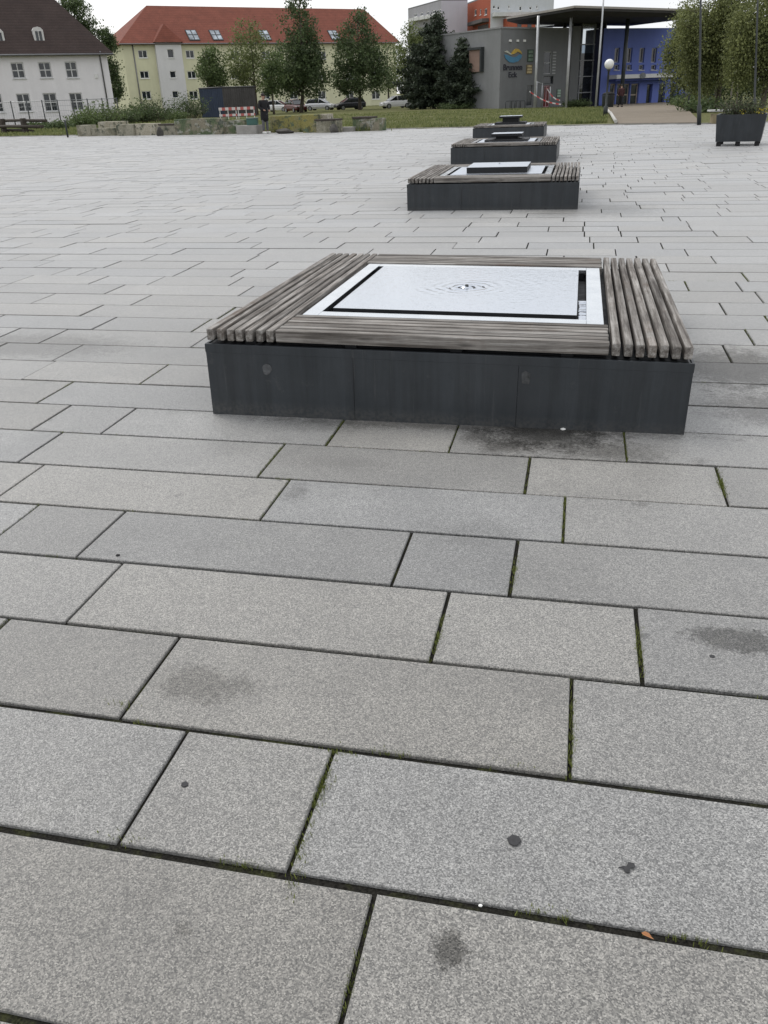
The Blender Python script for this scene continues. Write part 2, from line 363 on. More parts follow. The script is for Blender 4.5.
# ------------------------------------------------------------------ plaza paving
Y0, RW = 4.862, .4083
KNOWN = {9: [-.334], 8: [-.96, -.537, .70], 7: [-1.8, -1.174, .075, 1.32], 6: [-1.595, -.35, .275, 1.53], 5: [-1.801, -.559, -.142, 1.10],
 4: [-2.452, -1.2, .028, 1.28], 3: [-2.604, -1.36, -.143, .683], 2: [-2.802, -2.386, -1.15, -.533, .298, 1.55], 1: [-3.033, -1.9, .5, 1.72], 0: [-2.58, .45, 1.68],
 -1: [-3.447, -2.2, .3, 1.45], -2: [-3.819, -2.609, .99], -3: [-3.62, 1.19], -4: [-3.97, -2.75], -5: [-3.72, -4.69, 1.13], -6: [-4.2, -2.89], -7: [-5.45, -4.6, .95, 1.37], -8: [-4.97, -3.91, -5.27, 1.48],
 -9: [-3.07, -5.73, -3.92], -10: [-4.67, 1.32], -11: [-4.5, -1.51, -.29, 1.11], -12: [-3.7, -1.33, -.52, .9], -13: [-2.98, -1.09, .67, 1.85], -14: [-2.27, -.93, .09], -15: [.49], -16: [.09], -17: [1.06, 1.27]}
MODS = [.415, .62, .83, .83, 1.04, 1.24, 1.24]
def joints(k, x0, x1):
    kn = sorted(KNOWN.get(k, []))
    if not kn: kn = [x0 + R.random()*1.2]
    xs = [kn[0]]
    while xs[0] > x0: xs.insert(0, xs[0]-R.choice(MODS))
    for b in kn[1:]:
        while b-xs[-1] > 1.36:
            g = b-xs[-1]; xs.append(xs[-1] + (g/2 if g < 1.7 else R.choice(MODS[1:])))
        xs.append(b)
    while xs[-1] < x1: xs.append(xs[-1]+R.choice(MODS))
    return xs
mb = MB()
def slab(x0, x1, y0, y1, near):
    dz = R.gauss(0, .0012) if near else R.gauss(0, .0015)
    tx, ty = R.gauss(0, .0012), R.gauss(0, .002)
    cx, cy = (x0+x1)/2, (y0+y1)/2
    def z(x, y): return dz+(x-cx)*tx+(y-cy)*ty
    b = .0028
    if near:
        P0 = [(x0, y0), (x1, y0), (x1, y1), (x0, y1)]; P1 = [(x0+b, y0+b), (x1-b, y0+b), (x1-b, y1-b), (x0+b, y1-b)]
        v = [(x, y, z(x, y)) for x, y in P1]+[(x, y, z(x, y)-b) for x, y in P0]+[(x, y, -.05) for x, y in P0]
        f = [(0, 1, 2, 3)]+[(4+i, 4+(i+1) % 4, (i+1) % 4, i) for i in range(4)]+[(8+i, 8+(i+1) % 4, 4+(i+1) % 4, 4+i) for i in range(4)]
    else:
        P0 = [(x0, y0), (x1, y0), (x1, y1), (x0, y1)]
        v = [(x, y, z(x, y)) for x, y in P0]+[(x, y, -.05) for x, y in P0]
        f = [(0, 1, 2, 3)]+[(4+i, 4+(i+1) % 4, (i+1) % 4, i) for i in range(4)]
    mb.faces(v, f)
JOINTS = []
for k in range(17, -150, -1):
    yb, yt = Y0-(k+1)*RW, Y0-k*RW
    ym = (yb+yt)/2
    xl, xr = -4-max(0, ym+2)*1.02, 4+max(0, ym+2)*.62
    jb = {9: .012, 8: .011, 7: .0075, 6: .008, 5: .007, 4: .0075}.get(k, R.uniform(.004, .0075))
    xs = joints(k, xl, xr)
    off = R.uniform(-.003, .003)
    for a, b in zip(xs, xs[1:]):
        if ym > edge_y((a+b)/2)-.1: continue
        gw_ = (.0045, .0085) if ym < 5.5 else (.0058, .0098)
        g0 = R.uniform(*gw_); g1 = R.uniform(*gw_)
        slab(a+g0, b-g1, yb+jb*.9+R.uniform(0, .0015), yt-jb*.9-R.uniform(0, .0015), ym < 9)
        if ym < 8: JOINTS.append((a, yb, yt)); JOINTS.append((a, b, yb, 0))
tag(mb.build('plaza_paving', GRANITE), kind='structure')
bed = MB(); ex = [-120, -80, -45, -34, -20, -14, -5, 0, 4, 8, 20, 45]
for a, b in zip(ex, ex[1:]): bed.poly([(a, -12, -.011), (b, -12, -.011), (b, edge_y(b)+.05, -.011), (a, edge_y(a)+.05, -.011)])
tag(bed.build('joint_bed', JOINT), kind='structure')

# ground sheet to the horizon (under the plaza it dips below the paving)
gm = MB(); rr = [0, 10, 25, 36] + [38+i*1.5 for i in range(45)] + [110, 125, 150, 200, 300, 600, 1500, 4000]; na = 120
def gpt(r, a):
    x, y = r*math.sin(a), r*math.cos(a)
    if y < edge_y(x)+.02: return (x, y, -.07)
    e = y-edge_y(x)
    if -2 < x < 16 and y < 125: return (x, y, gz(x, y))
    return (x, y, gz(x, y)+ .035*math.sin(x*.9)*min(1, e/4)*math.sin(y*.7) + min(e, .6)*.08)
for i in range(len(rr)-1):
    for j in range(na):
        fr = lambda q: -math.pi+2*math.pi*q/na
        a0, a1 = fr(j), fr(j+1)
        if i == 0: gm.poly([gpt(0, 0), gpt(rr[1], a1), gpt(rr[1], a0)])
        else: gm.poly([gpt(rr[i], a0), gpt(rr[i], a1), gpt(rr[i+1], a1), gpt(rr[i+1], a0)], True)
tag(gm.build('ground', LAWN), kind='structure')
# kerb strip along the plaza edge and the path to the entrance
kb = MB()
for (a, b), (c, d) in zip(EDGE, EDGE[1:]):
    n = max(1, int(abs(c-a)/6))
    for i in range(n):
        p = Vector((a+(c-a)*i/n, b+(d-b)*i/n, 0)); q = Vector((a+(c-a)*(i+1)/n, b+(d-b)*(i+1)/n, 0))
        dr = (q-p).normalized(); nr = Vector((-dr.y, dr.x, 0))
        if p.x < -80 or p.x > 50: continue
        kb.prism([(0, -.16), (( q-p).length-.01, -.16), ((q-p).length-.01, .03), (0, .03)], p, dr, Vector((0, 0, 1)), nr, .22)
tag(kb.build('kerb', CONC), kind='structure')
def lift(p, dz): return (p.x, p.y, gz(p.x, p.y)+dz)
pth = MB(); LFT = [(617, 49.0), (611, 55), (607.5, 66), (606, 80), (606, 101)]; RGT = [(699, 44.5), (690, 54), (681, 66), (673, 80), (668, 105)]
RGT[0] = (700, 41); LFT[0] = (617, 41.5)
for (a, b), (c, d) in zip(zip(LFT, RGT), list(zip(LFT, RGT))[1:]):
    for i in range(6):
        f0, f1 = i/6, (i+1)/6
        l0, r_0 = (flat(615.5, 124.4), flat(701, 123.4)) if a is LFT[0] else (at(a[0], 108, a[1]), at(b[0], 108, b[1])); l1, r1 = at(c[0], 108, c[1]), at(d[0], 108, d[1])
        z0_ = .036 if a is LFT[0] else .10
        pth.poly([lift(l0.lerp(r_0, f0), z0_), lift(l0.lerp(r_0, f1), z0_), lift(l1.lerp(r1, f1), .10), lift(l1.lerp(r1, f0), .10)])
tag(pth.build('path', PATH), kind='structure')
ek = MB()
for (a, b) in zip(LFT, LFT[1:]):
    p = Vector(lift(flat(615.5, 124.4) if a is LFT[0] else at(a[0], 108, a[1]), .12)); q = Vector(lift(at(b[0], 108, b[1]), .15)); ek.tube([p, q], .08, 6)
tag(ek.build('path_edging', plain('pale kerb stone', (.5, .49, .46), .8)), kind='structure')

# moss and tiny weeds in the joints
MOSS = m_leaf('moss', (.07, .09, .02), (.25, .28, .08), .3)
ms = MB()
def tuft(x, y, s, n):
    for _ in range(n):
        a = R.random()*6.28; l = s*R.uniform(.5, 1.3); px, py = x+R.gauss(0, s*.8), y+R.gauss(0, s*.8)
        dx, dy = math.cos(a)*l, math.sin(a)*l; w = l*.35
        ms.poly([(px-dy*.3, py+dx*.3, -.008), (px+dy*.3, py-dx*.3, -.008), (px+dx*.8+dy*.2, py+dy*.8-dx*.2, R.uniform(.001, .008)), (px+dx, py+dy, R.uniform(.002, .012))])
for j in JOINTS:
    if len(j) == 3:
        x, yb, yt = j
        if abs(x) > 3.2: continue
        dens = R.choice([0, 0, 0, .3, .8])
        for _ in range(int(120*dens)):
            tuft(x+R.gauss(0, .003), R.uniform(yb, yt), R.uniform(.0015, .0038), 2)
    else:
        a, b, yb, _ = j
        if a < -3 or b > 3: continue
        for _ in range(R.choice([0, 0, 0, 1, 2])):
            c = R.uniform(a, b)
            for _ in range(R.randint(2, 10)): tuft(c+R.gauss(0, .025), yb+R.gauss(0, .003), R.uniform(.0015, .004), 2)
for px, py, n in ((322, 790, 40), (300, 850, 16), (335, 752, 12), (386, 752, 8), (300, 868, 8), (245, 864, 10), (545, 913, 8), (572, 740, 22), (512, 765, 6), (688, 940, 6), (437, 640, 20), (640, 650, 22), (514, 575, 18), (352, 980, 8), (124, 705, 6), (120, 838, 6), (723, 488, 26), (720, 478, 20)):
    c = flat(px, py)
    vert = px in (322, 300, 572, 437, 640, 514, 352, 723, 720)
    for _ in range(n*3): tuft(c.x+R.gauss(0, .006 if vert else .03), c.y+R.gauss(0, .06 if vert else .006), R.uniform(.0025, .006), 2)
tag(ms.build('moss', MOSS), 'green moss and tiny weeds growing in the joints of the paving', 'moss', kind='stuff')

# ------------------------------------------------------------------ fountain benches
HB, ZT = 1.240, 0.0     # half width; slat top = local 0.44
def slats(axis, lo, hi, a, b, n, z, seed):
    m = LMB(); rr_ = random.Random(seed); pitch = (hi-lo)/n; w = pitch-.017
    for i in range(n):
        c = lo+pitch*(i+.5); e0, e1 = a+rr_.uniform(-.004, .004), b+rr_.uniform(-.004, .004)
        zz = z-.031+rr_.uniform(-.0015, .0015); tilt = rr_.gauss(0, .0012)
        size = (w, e1-e0, .062) if axis == 'Y' else (e1-e0, w, .062)
        cen = (c, (e0+e1)/2, zz) if axis == 'Y' else ((e0+e1)/2, c, zz)
        m.box(cen, size, tilt, .007)
    return m
def bench(loc, rot, label, step, near, seed):
    root = thing('fountain_bench', label, 'fountain bench', loc, 'fountain benches in a row across the plaza')
    root.rotation_euler = rot
    if not near: root.scale = (.986, .986, 1)
    zt = .44
    p = LMB(); h = HB+.004; wall = .35
    p.box((0, 0, zt-.085-wall/2-.05), (2*h-.02, 2*h-.02, wall+.10-.004))
    seams = [-h, -.43, .42, h]
    for i in range(3):
        L = seams[i+1]-seams[i]-.0016; cx = (seams[i]+seams[i+1])/2
        for (x, y, rz) in ((cx, -h+.005, 0), (-cx, h-.005, 0)): p.box((x, y, (zt-.08-.375)/2), (L, .012, zt-.08+.375-.0), rz, .0015) if False else p.box((x, y, zt-.08-.22), (L, .012, .44), rz, .0012)
        for (x, y) in ((-h+.005, cx), (h-.005, -cx)): p.box((x, y, zt-.08-.22), (.012, L if abs(cx) < .2 else L-.012, .44), 0, .0012)
    # top rim with a shallow folded flange
    for sgn in (-1, 1):
        p.box((0, sgn*(h-.005), zt-.104), (2*h+.004, .014, .044), 0, .0015); p.box((sgn*(h-.005), 0, zt-.104), (.014, 2*h-.03, .044), 0, .0015)
    plinth = p.build('plinth', PLINTH, root)
    # black support rails in the shadow gap
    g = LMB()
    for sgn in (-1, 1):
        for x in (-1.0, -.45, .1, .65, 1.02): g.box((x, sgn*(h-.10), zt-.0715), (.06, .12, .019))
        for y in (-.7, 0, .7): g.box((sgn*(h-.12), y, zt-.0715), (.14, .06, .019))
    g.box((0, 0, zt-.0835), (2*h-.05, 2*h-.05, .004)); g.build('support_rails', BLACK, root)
    IN = .852
    slats('Y', -HB, -IN, -HB, HB, 7, zt, seed).build('slatted_seat', WOODY, root)
    slats('Y', IN, HB, -HB, HB, 7, zt, seed+1).build('slatted_seat', WOODY, root)
    slats('X', -HB, -IN+.012, -IN+.004, IN-.008, 6, zt, seed+2).build('slatted_seat', WOODX, root)
    slats('X', IN-.012, HB, -IN+.004, IN-.008, 6, zt, seed+3).build('slatted_seat', WOODX, root)
    fi, fo, tz = .737, .826, zt-.006
    fr = LMB()
    for sgn in (-1, 1):
        fr.box((sgn*(fi+fo)/2, 0, tz-.012), (fo-fi, 2*fo, .024), 0, .0015)
        fr.box((0, sgn*(fi+fo)/2, tz-.012), (2*fi-.003, fo-fi, .024), 0, .0015)
    fr.build('steel_frame', STEEL, root)
    bs = LMB(); a = fi
    bs.poly([(-a, -a, zt-.079), (a, -a, zt-.079), (a, a, zt-.079), (-a, a, zt-.079)])
    for sx, sy in ((1, 0), (-1, 0), (0, 1), (0, -1)):
        bs.box((sx*(a+.006), sy*(a+.006), tz-.0485), ((.008, 2*a, .045) if sx else (2*a-.02, .008, .045)))
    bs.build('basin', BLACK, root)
    if near: half, topz = .685, tz+.010
    else: half, topz = step
    if not near:
        b2 = LMB(); b2.box((0, 0, (tz-.002+zt-.078)/2), (1.37, 1.37, tz-.002-(zt-.078))); pool = b2.build('pool_slab', BLACK, root)
        b2 = LMB(); b2.poly([(-.685, -.685, tz), (.685, -.685, tz), (.685, .685, tz), (-.685, .685, tz)]); b2.build('pool_water', POOL, pool)
    pl = LMB(); hb = topz-.002-(zt-.078)
    if near or topz < .55: pl.box((0, 0, (topz-.002+zt-.078)/2), (2*half-.001, 2*half-.001, hb))
    else:
        pl.box((0, 0, topz-.002-.03), (2*half-.001, 2*half-.001, .06), 0, .004); pl.box((0, 0, (topz-.06+zt-.078)/2), (1.45*half, 1.45*half, topz-.066-(zt-.078)))
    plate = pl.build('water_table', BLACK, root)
    # water film: displaced grid with rings round the jet
    n = 220 if near else 40; w = LMB(); vs_ = []
    for i in range(n+1):
        for j in range(n+1):
            x, y = -half+2*half*i/n, -half+2*half*j/n; r = math.hypot(x, y); z = topz
            if near:
                z += .0046*math.sin(r*2*math.pi/.062+.35*math.sin(5*math.atan2(y, x)))*math.exp(-r*13)*min(1, r/.03)*1.7*(.75+.4*math.sin(2*math.atan2(y, x)+.5))
                z += .0010*math.sin(r*2*math.pi/.085+1.6*math.sin(3*math.atan2(y, x)+9*r)+.8*math.sin(5*math.atan2(y, x)))*math.exp(-r*4.5)*max(0, .35+math.sin(2*math.atan2(y, x)+.7)+.5*math.sin(5*math.atan2(y, x)+12*r))
                z += .006*math.exp(-(r/.03)**2)
            else: z += .02*math.exp(-(r/.05)**2)
            vs_.append((x, y, z))
    fs_ = [(i*(n+1)+j, (i+1)*(n+1)+j, (i+1)*(n+1)+j+1, i*(n+1)+j+1) for i in range(n) for j in range(n)]
    w.faces(vs_, fs_, True)
    w.build('water', WATER if near else POOL, plate)
    nz = LMB(); nz.lathe((0, 0, topz+.004), [(.013, 0), (.012, .008), (.006, .013)] if near else [(.015, 0), (.015, .012), (.01, .02)], 14); nz.build('nozzle', DARKM, plate)
    if near:
        wt = LMB(); rr_ = random.Random(3); N = 26       # water lying in the channel at the near right corner
        for i in range(N):
            y = -.735+.56*i/N
            wt.poly([(.692+rr_.uniform(0, .006), y, tz-.02), (.736, y, tz-.02), (.736, y+.56/N, tz-.02+rr_.uniform(-.004, .004)), (.692+rr_.uniform(0, .012), y+.56/N, tz-.02)], True)
        wt.build('channel_water', WATER, root)
        st = LMB(); o = [(math.cos(t)*.026*(1+.15*math.sin(3*t+1)), math.sin(t)*.03*(1+.12*math.sin(2*t))) for t in [k*.4488 for k in range(14)]]
        st.prism(o, (-.905, -h-.002, .235), (1, 0, 0), (0, 0, 1), (0, -1, 0), .0015)
        tag(st.build('sticker', plain('torn sticker', (.085, .088, .092), .8, var=.4, scale=60), plinth), 'torn grey round sticker')
        s2 = LMB(); s2.prism([(0, 0), (.036, -.004), (.04, .05), (.012, .066), (-.004, .05)], (.44, -h-.002, .225), (1, 0, 0), (0, 0, 1), (0, -1, 0), .0015)
        tag(s2.build('sticker', plain('sticker rest', (.06, .062, .064), .8, var=.5, scale=40), plinth), 'scraped remains of a grey sticker')
    return root
# pose from the survey: the bench top is level while the paving falls slightly
BM = Matrix.Rotation(.0133, 4, 'Y') @ Matrix.Rotation(-.0134, 4, 'X')
bench(Vector((-.6541, 5.2585, .4405))-(BM @ Vector((0, 0, .44))), BM.to_euler(), 'nearest fountain bench, grey wooden slats round a flush bright water table with ripples', None, True, 10)
bench((-1.235, 13.84, .0), (0, 0, 0), 'second fountain bench from the front, its bright water plate raised a hand above the slats', (.46, .515), False, 20)
def stepped(loc, label, base, top, seed):
    r = bench(loc, (0, 0, 0), label, top, False, seed)
    m = LMB(); m.box((0, 0, (base[1]+.365)/2), (2*base[0], 2*base[0], base[1]-.365), 0, .006); m.build('fountain_base', BLACK, r); return r
stepped((-1.80, 22.21, 0), 'third fountain bench from the front, low dark step under a small raised water plate', (.52, .475), (.37, .60), 30)
stepped((-2.56, 32.85, 0), 'farthest fountain bench by the lawn, water plate on its tallest dark pedestal', (.55, .50), (.40, .70), 40)

# small litter on the paving
c = flat(641, 935); lf = LMB()
o = [(0, 0), (.006, .004), (.014, .005), (.021, .002), (.026, 0), (.020, -.004), (.012, -.006), (.005, -.004)]
lf.faces([(x, y, .002+.004*math.sin(i*1.3)+.002) for i, (x, y) in enumerate(o)]+[(.012, 0, .003)], [(i, (i+1) % 8, 8) for i in range(8)])
l = lf.build('fallen_leaf', plain('dry leaf', (.42, .20, .09), .8)); l.location = (c.x, c.y, .003); l.rotation_euler = (0, 0, -.3); tag(l, 'small dry orange leaf lying in the joint at lower right', 'leaf')
def pebble(px, py, s, mat, label, cat, name='pebble'):
    c = flat(px, py); bm = bmesh.new(); bmesh.ops.create_icosphere(bm, subdivisions=2, radius=1)
    rr_ = random.Random(px)
    for v in bm.verts: v.co = Vector((v.co.x*s*(1+rr_.uniform(-.2, .2)), v.co.y*s*.8*(1+rr_.uniform(-.2, .2)), v.co.z*s*.5))
    me = bpy.data.meshes.new(name); bm.to_mesh(me); bm.free(); me.materials.append(mat)
    o = bpy.data.objects.new(name, me); COL.objects.link(o); o.location = (c.x, c.y, s*.4); return tag(o, label, cat)
pebble(480.5, 906, .0045, WHITEP, 'tiny white pebble in the joint near the bottom of the paving', 'pebble')
pebble(118, 556, .009, RUBBER, 'dark crumb of dirt beside the joint at left', 'dirt crumb', 'dirt_crumb')
pebble(563, 430, .012, WHITEP, 'white pebble lying against the foot of the nearest bench', 'pebble')
def gum(px, py, pts, s, label):
    c = flat(px, py); m = LMB(); m.prism([(x*s, y*s) for x, y in pts], (0, 0, .0006), (1, 0, 0), (0, 1, 0), (0, 0, 1), .0022)
    o = m.build('chewing_gum', plain('trodden gum', (.045, .045, .047), .85, var=.3, scale=80)); o.location = (c.x, c.y, .001); tag(o, label, 'chewing gum', 'trodden gum spots on the paving')
gum(514, 841, [(-1, .1), (-.3, .9), (.6, .8), (1, .1), (.6, -.7), (.1, -1), (-.6, -.7)], .0165, 'black four-cornered gum spot on the wide slab at lower right')
gum(627, 868, [(-1.2, -.3), (-.5, .1), (-.1, .1), (.2, .9), (1, .8), (1.1, .2), (.4, -.1), (.3, -.9), (-.3, -.9), (-.5, -.3)], .0160, 'black ragged gum spot right of the four-cornered one')
gum(185, 785, [(-.9, .2), (-.2, .9), (.7, .5), (.9, -.3), (.1, -.9), (-.7, -.6)], .0105, 'small dark gum spot on the squarish slab at lower left')
gum(712, 657, [(-.9, .2), (-.2, .9), (.7, .5), (.9, -.3), (.1, -.9), (-.7, -.6)], .009, 'small dark gum spot below the damp patch at right')
#@@BACKGROUND
# ------------------------------------------------------------------ facades and windows
UPV = Vector((0, 0, 1))
class Plane:
    """vertical wall from ground point A to B; n points towards the viewer"""
    def __init__(s, A, B):
        s.A = Vector((A.x, A.y, 0)); s.B = Vector((B.x, B.y, 0)); s.L = (s.B-s.A).length; s.u = (s.B-s.A).normalized()
        s.n = Vector((s.u.y, -s.u.x, 0))
    def uv(s, px, py):
        v = ray(px, py); t = (s.A-EYE).dot(s.n)/v.dot(s.n); p = EYE+v*t
        return (p-s.A).dot(s.u), p.z
    def rect(s, x0, y0, x1, y1):
        ym, xm = (y0+y1)/2, (x0+x1)/2
        a, b = s.uv(x0, ym)[0], s.uv(x1, ym)[0]; return (a, s.uv(xm, y1)[1], b, s.uv(xm, y0)[1])
    def P(s, u, z, out=0.0): return s.A+s.u*u+UPV*z+s.n*out
def wall_with_holes(mb, pl, z0, z1, holes, u0=0.0, u1=None, reveal=.18):
    u1 = pl.L if u1 is None else u1
    us = sorted(set([u0, u1]+[h[i] for h in holes for i in (0, 2) if u0 < h[i] < u1])); zs = sorted(set([z0, z1]+[h[i] for h in holes for i in (1, 3) if z0 < h[i] < z1]))
    for a, b in zip(us, us[1:]):
        for c, d in zip(zs, zs[1:]):
            um, zm = (a+b)/2, (c+d)/2
            if any(h[0] < um < h[2] and h[1] < zm < h[3] for h in holes): continue
            mb.poly([pl.P(a, c), pl.P(b, c), pl.P(b, d), pl.P(a, d)])
    for a, c, b, d in holes:
        for (p, q), (r, s) in (((a, c), (b, c)), ((b, c), (b, d)), ((b, d), (a, d)), ((a, d), (a, c))):
            mb.poly([pl.P(p, q), pl.P(r, s), pl.P(r, s, -reveal), pl.P(p, q, -reveal)])
def bar(mb, pl, a, c, b, d, out0, out1):
    mb.prism([(a, c), (b, c), (b, d), (a, d)], pl.P(0, 0, out0), pl.u, UPV, pl.n, out1-out0)
def window(root, pl, r, nx=1, ny=1, fw_=.07, fm=None, pm=None, sill=True, name='window', dep=.15):
    a, c, b, d = r; m = MB(); o0, o1 = -dep-.02, -dep+.06
    bar(m, pl, a, c, a+fw_, d, o0, o1); bar(m, pl, b-fw_, c, b, d, o0, o1)
    bar(m, pl, a+fw_, c, b-fw_, c+fw_, o0, o1); bar(m, pl, a+fw_, d-fw_, b-fw_, d, o0, o1)
    for i in range(1, nx):
        u = a+(b-a)*i/nx; bar(m, pl, u-fw_*.5, c+fw_, u+fw_*.5, d-fw_, o0, o1-.01)
    for i in range(1, ny):
        z = c+(d-c)*i/ny; bar(m, pl, a+fw_, z-fw_*.45, b-fw_, z+fw_*.45, o0, o1-.02)
    if sill: bar(m, pl, a-.06, c-.07, b+.06, c-.004, -.02, .10)
    w = m.build(name, fm or WHITEP, root)
    p = MB(); p.poly([pl.P(a, c, o0+.03), pl.P(b, c, o0+.03), pl.P(b, d, o0+.03), pl.P(a, d, o0+.03)]); p.build('pane', pm or PANE, w)
    return w

# ------------------------------------------------------------------ white house at left
A, B = at(-62, 112, 91), at(114.8, 105.5, 100)
pl = Plane(A, B); pl.n *= 1
if pl.n.dot(EYE-pl.A) < 0: pl.n *= -1
ze = 6.55; root = thing('white_house', 'white rendered house with steep dark brown hipped roof and cross barred windows', 'house', (B.x, B.y, 0))
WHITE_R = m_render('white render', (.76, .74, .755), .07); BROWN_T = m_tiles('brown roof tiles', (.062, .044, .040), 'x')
ups = [(11.5, 62.5, 24.5, 78.5), (39, 62.0, 51.5, 78), (65.5, 61.5, 77.5, 78), (-18, 63, -5, 79)]
los = [(17.5, 93.6, 31, 111.8), (44, 93, 57.5, 111.5), (70.2, 92.8, 83.2, 110.6), (-12, 94, 3, 112.5)]
holes = [pl.rect(*q) for q in ups+los]
m = MB(); wall_with_holes(m, pl, -.5, ze, holes)
bk = -pl.n*11.5
for P0, P1 in ((pl.B, pl.B+bk), (pl.B+bk, pl.A+bk), (pl.A+bk, pl.A)):
    m.poly([P0-UPV*.5, P1-UPV*.5, P1+UPV*ze, P0+UPV*ze])
m.build('wall', WHITE_R, root)
for h in holes: window(root, pl, h, 2, 2, .10, plain('window white', (.55, .55, .55), .5))
ov = .55; rise = 8.6; inset = 6.6
q0, q1 = pl.A-pl.u*ov+pl.n*ov, pl.B+pl.u*ov+pl.n*ov; q2, q3 = pl.B+pl.u*ov+bk-pl.n*ov, pl.A-pl.u*ov+bk-pl.n*ov
zb = ze-.15; e0, e1, e2, e3 = [q+UPV*zb for q in (q0, q1, q2, q3)]
mid = (bk*.5); R1 = pl.B-pl.u*inset+mid+UPV*(ze+rise); R0 = pl.A+mid+UPV*(ze+rise)-pl.u*ov
m = MB(); m.poly([e0, e1, R1, R0]); m.poly([e1, e2, R1]); m.poly([e2, e3, R0, R1]); m.poly([e3, e0, R0])
for a, b in ((e0, e1), (e1, e2), (e2, e3), (e3, e0)): m.poly([a-UPV*.2, b-UPV*.2, b, a])
m.poly([p-UPV*.2 for p in (e0, e3, e2, e1)])
roof = m.build('roof', BROWN_T, root)
def dormer(px, py0, py1, w):
    u, zt = pl.uv(px, py0); _, z0_ = pl.uv(px, py1)
    sl = (rise+.15)/6.3; f = max(.4, (z0_-ze+.15)/sl-.55); o = -f+.1
    m = MB(); hgt = zt-z0_
    zz0, zz1 = z0_+.05, zt+.22
    front = pl.P(u, 0, o)
    pts = [(-w/2, zz0), (w/2, zz0), (w/2, zz1-.25), (w*.3, zz1-.02), (0, zz1+.06), (-w*.3, zz1-.02), (-w/2, zz1-.25)]
    m.prism([(a, b) for a, b in pts], front-pl.n*1.9, pl.u, UPV, pl.n, 1.9)
    d = m.build('dormer', plain('dormer white', (.58, .57, .56), .7), roof)
    g = MB()
    for s in (-1, 1):
        g.prism([(s*w*.05, zz0+.28), (s*w*.30, zz0+.28), (s*w*.30, zz1-.34), (s*w*.05, zz1-.34)][::s], front+pl.n*.004, pl.u, UPV, pl.n, .02)
    g.build('dormer_window', PANE, roof)
dormer(38.3, 29.5, 45, 1.0); dormer(-1.8, 31, 46, 1.0)
m = MB(); m.tube([pl.P(pl.L-.75, -.3, .08), pl.P(pl.L-.75, ze-.3, .08), pl.P(pl.L-.75, ze-.05, .5)], .075, 6); m.build('drainpipe', plain('zinc', (.20, .20, .21), .5, .4), root)
m = MB(); m.tube([e0+pl.n*.06-UPV*.12, e1+pl.n*.06-UPV*.12], .09, 6); m.build('gutter', plain('zinc', (.20, .20, .21), .5, .4), root)
u, z = pl.uv(96, 76); m = MB(); m.box(pl.P(u, z, .08), (.3, .12, .4)); m.build('wall_lamp', WHITEP, root)

# ------------------------------------------------------------------ long yellow apartment house
A, B = at(131.5, 106, 143), at(397, 100, 168)
pa = Plane(A, B)
if pa.n.dot(EYE-pa.A) < 0: pa.n *= -1
ze = 9.75; YEL = m_render('pale yellow render', (.66, .65, .46), .08); GREYW = m_render('pale grey render', (.66, .655, .66), .07)
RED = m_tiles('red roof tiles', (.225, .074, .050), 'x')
root = thing('apartment_house', 'long pale yellow apartment house with red tiled hipped roof', 'apartment house', (A.x, A.y, -.3))
cols = [(139.5, 148.5), (187, 195.5), (205, 213), (231, 239), (262, 270), (290, 298), (318, 326), (346, 354), (372, 380)]
holes = []
for i, (x0, x1) in enumerate(cols):
    dy = i*.35
    for j, (y0, y1) in enumerate(((50, 58), (71, 78.5), (91, 99.2))):
        s = (2, 1, 0)[j]*-.9
        holes.append(pa.rect(x0+(-1.2, .6, 2.6)[j] if i < 2 else x0, y0+dy*(.6, .3, 0)[j], x1+(-1.2, .6, 2.6)[j] if i < 2 else x1, y1+dy*(.6, .3, 0)[j]))
b0, b1 = pa.uv(157.5, 70)[0], pa.uv(183, 70)[0]
m = MB(); wall_with_holes(m, pa, -.8, ze, holes); bk = -pa.n*11
for P0, P1 in ((pa.B, pa.B+bk), (pa.B+bk, pa.A+bk), (pa.A+bk, pa.A)): m.poly([P0-UPV*.8, P1-UPV*.8, P1+UPV*ze, P0+UPV*ze])
m.build('wall', YEL, root)
for h in holes: window(root, pa, h, 2, 1, .09)
# projecting stair bay with its own little gable
pb = Plane(pa.P(b0, 0, .55), pa.P(b1, 0, .55)); pb.n = pa.n.copy()
sh = [pb.rect(167.5, 49, 174, 58), pb.rect(170, 71, 176, 78), pb.rect(172.5, 91, 178.5, 98)]
m = MB(); wall_with_holes(m, pb, -.8, ze+.2, sh)
for P0 in (pb.A, pb.B): m.poly([P0-UPV*.8, P0-pa.n*.55-UPV*.8, P0-pa.n*.55+UPV*(ze+.2), P0+UPV*(ze+.2)])
bay = m.build('stair_bay', GREYW, root)
for h in sh: window(bay, pb, h, 1, 1, .08, name='bay_window') if False else window(root, pb, h, 1, 1, .08)
ov = .6; rise = 5.35; inset = 6.4; inset_r = 3.0
e0, e1 = [q+UPV*(ze-.1) for q in (pa.A-pa.u*ov+pa.n*ov, pa.B+pa.u*ov+pa.n*ov)]; e2, e3 = [q+UPV*(ze-.1) for q in (pa.B+pa.u*ov+bk-pa.n*ov, pa.A-pa.u*ov+bk-pa.n*ov)]
R0, R1 = pa.A+pa.u*inset+bk*.5+UPV*(ze+rise), pa.B-pa.u*inset_r+bk*.5+UPV*(ze+rise)
m = MB(); m.poly([e0, e1, R1, R0]); m.poly([e1, e2, R1]); m.poly([e2, e3, R0, R1]); m.poly([e3, e0, R0]); m.poly([p-UPV*.2 for p in (e0, e3, e2, e1)])
for a, b in ((e0, e1), (e1, e2), (e2, e3), (e3, e0)): m.poly([a-UPV*.2, b-UPV*.2, b, a])
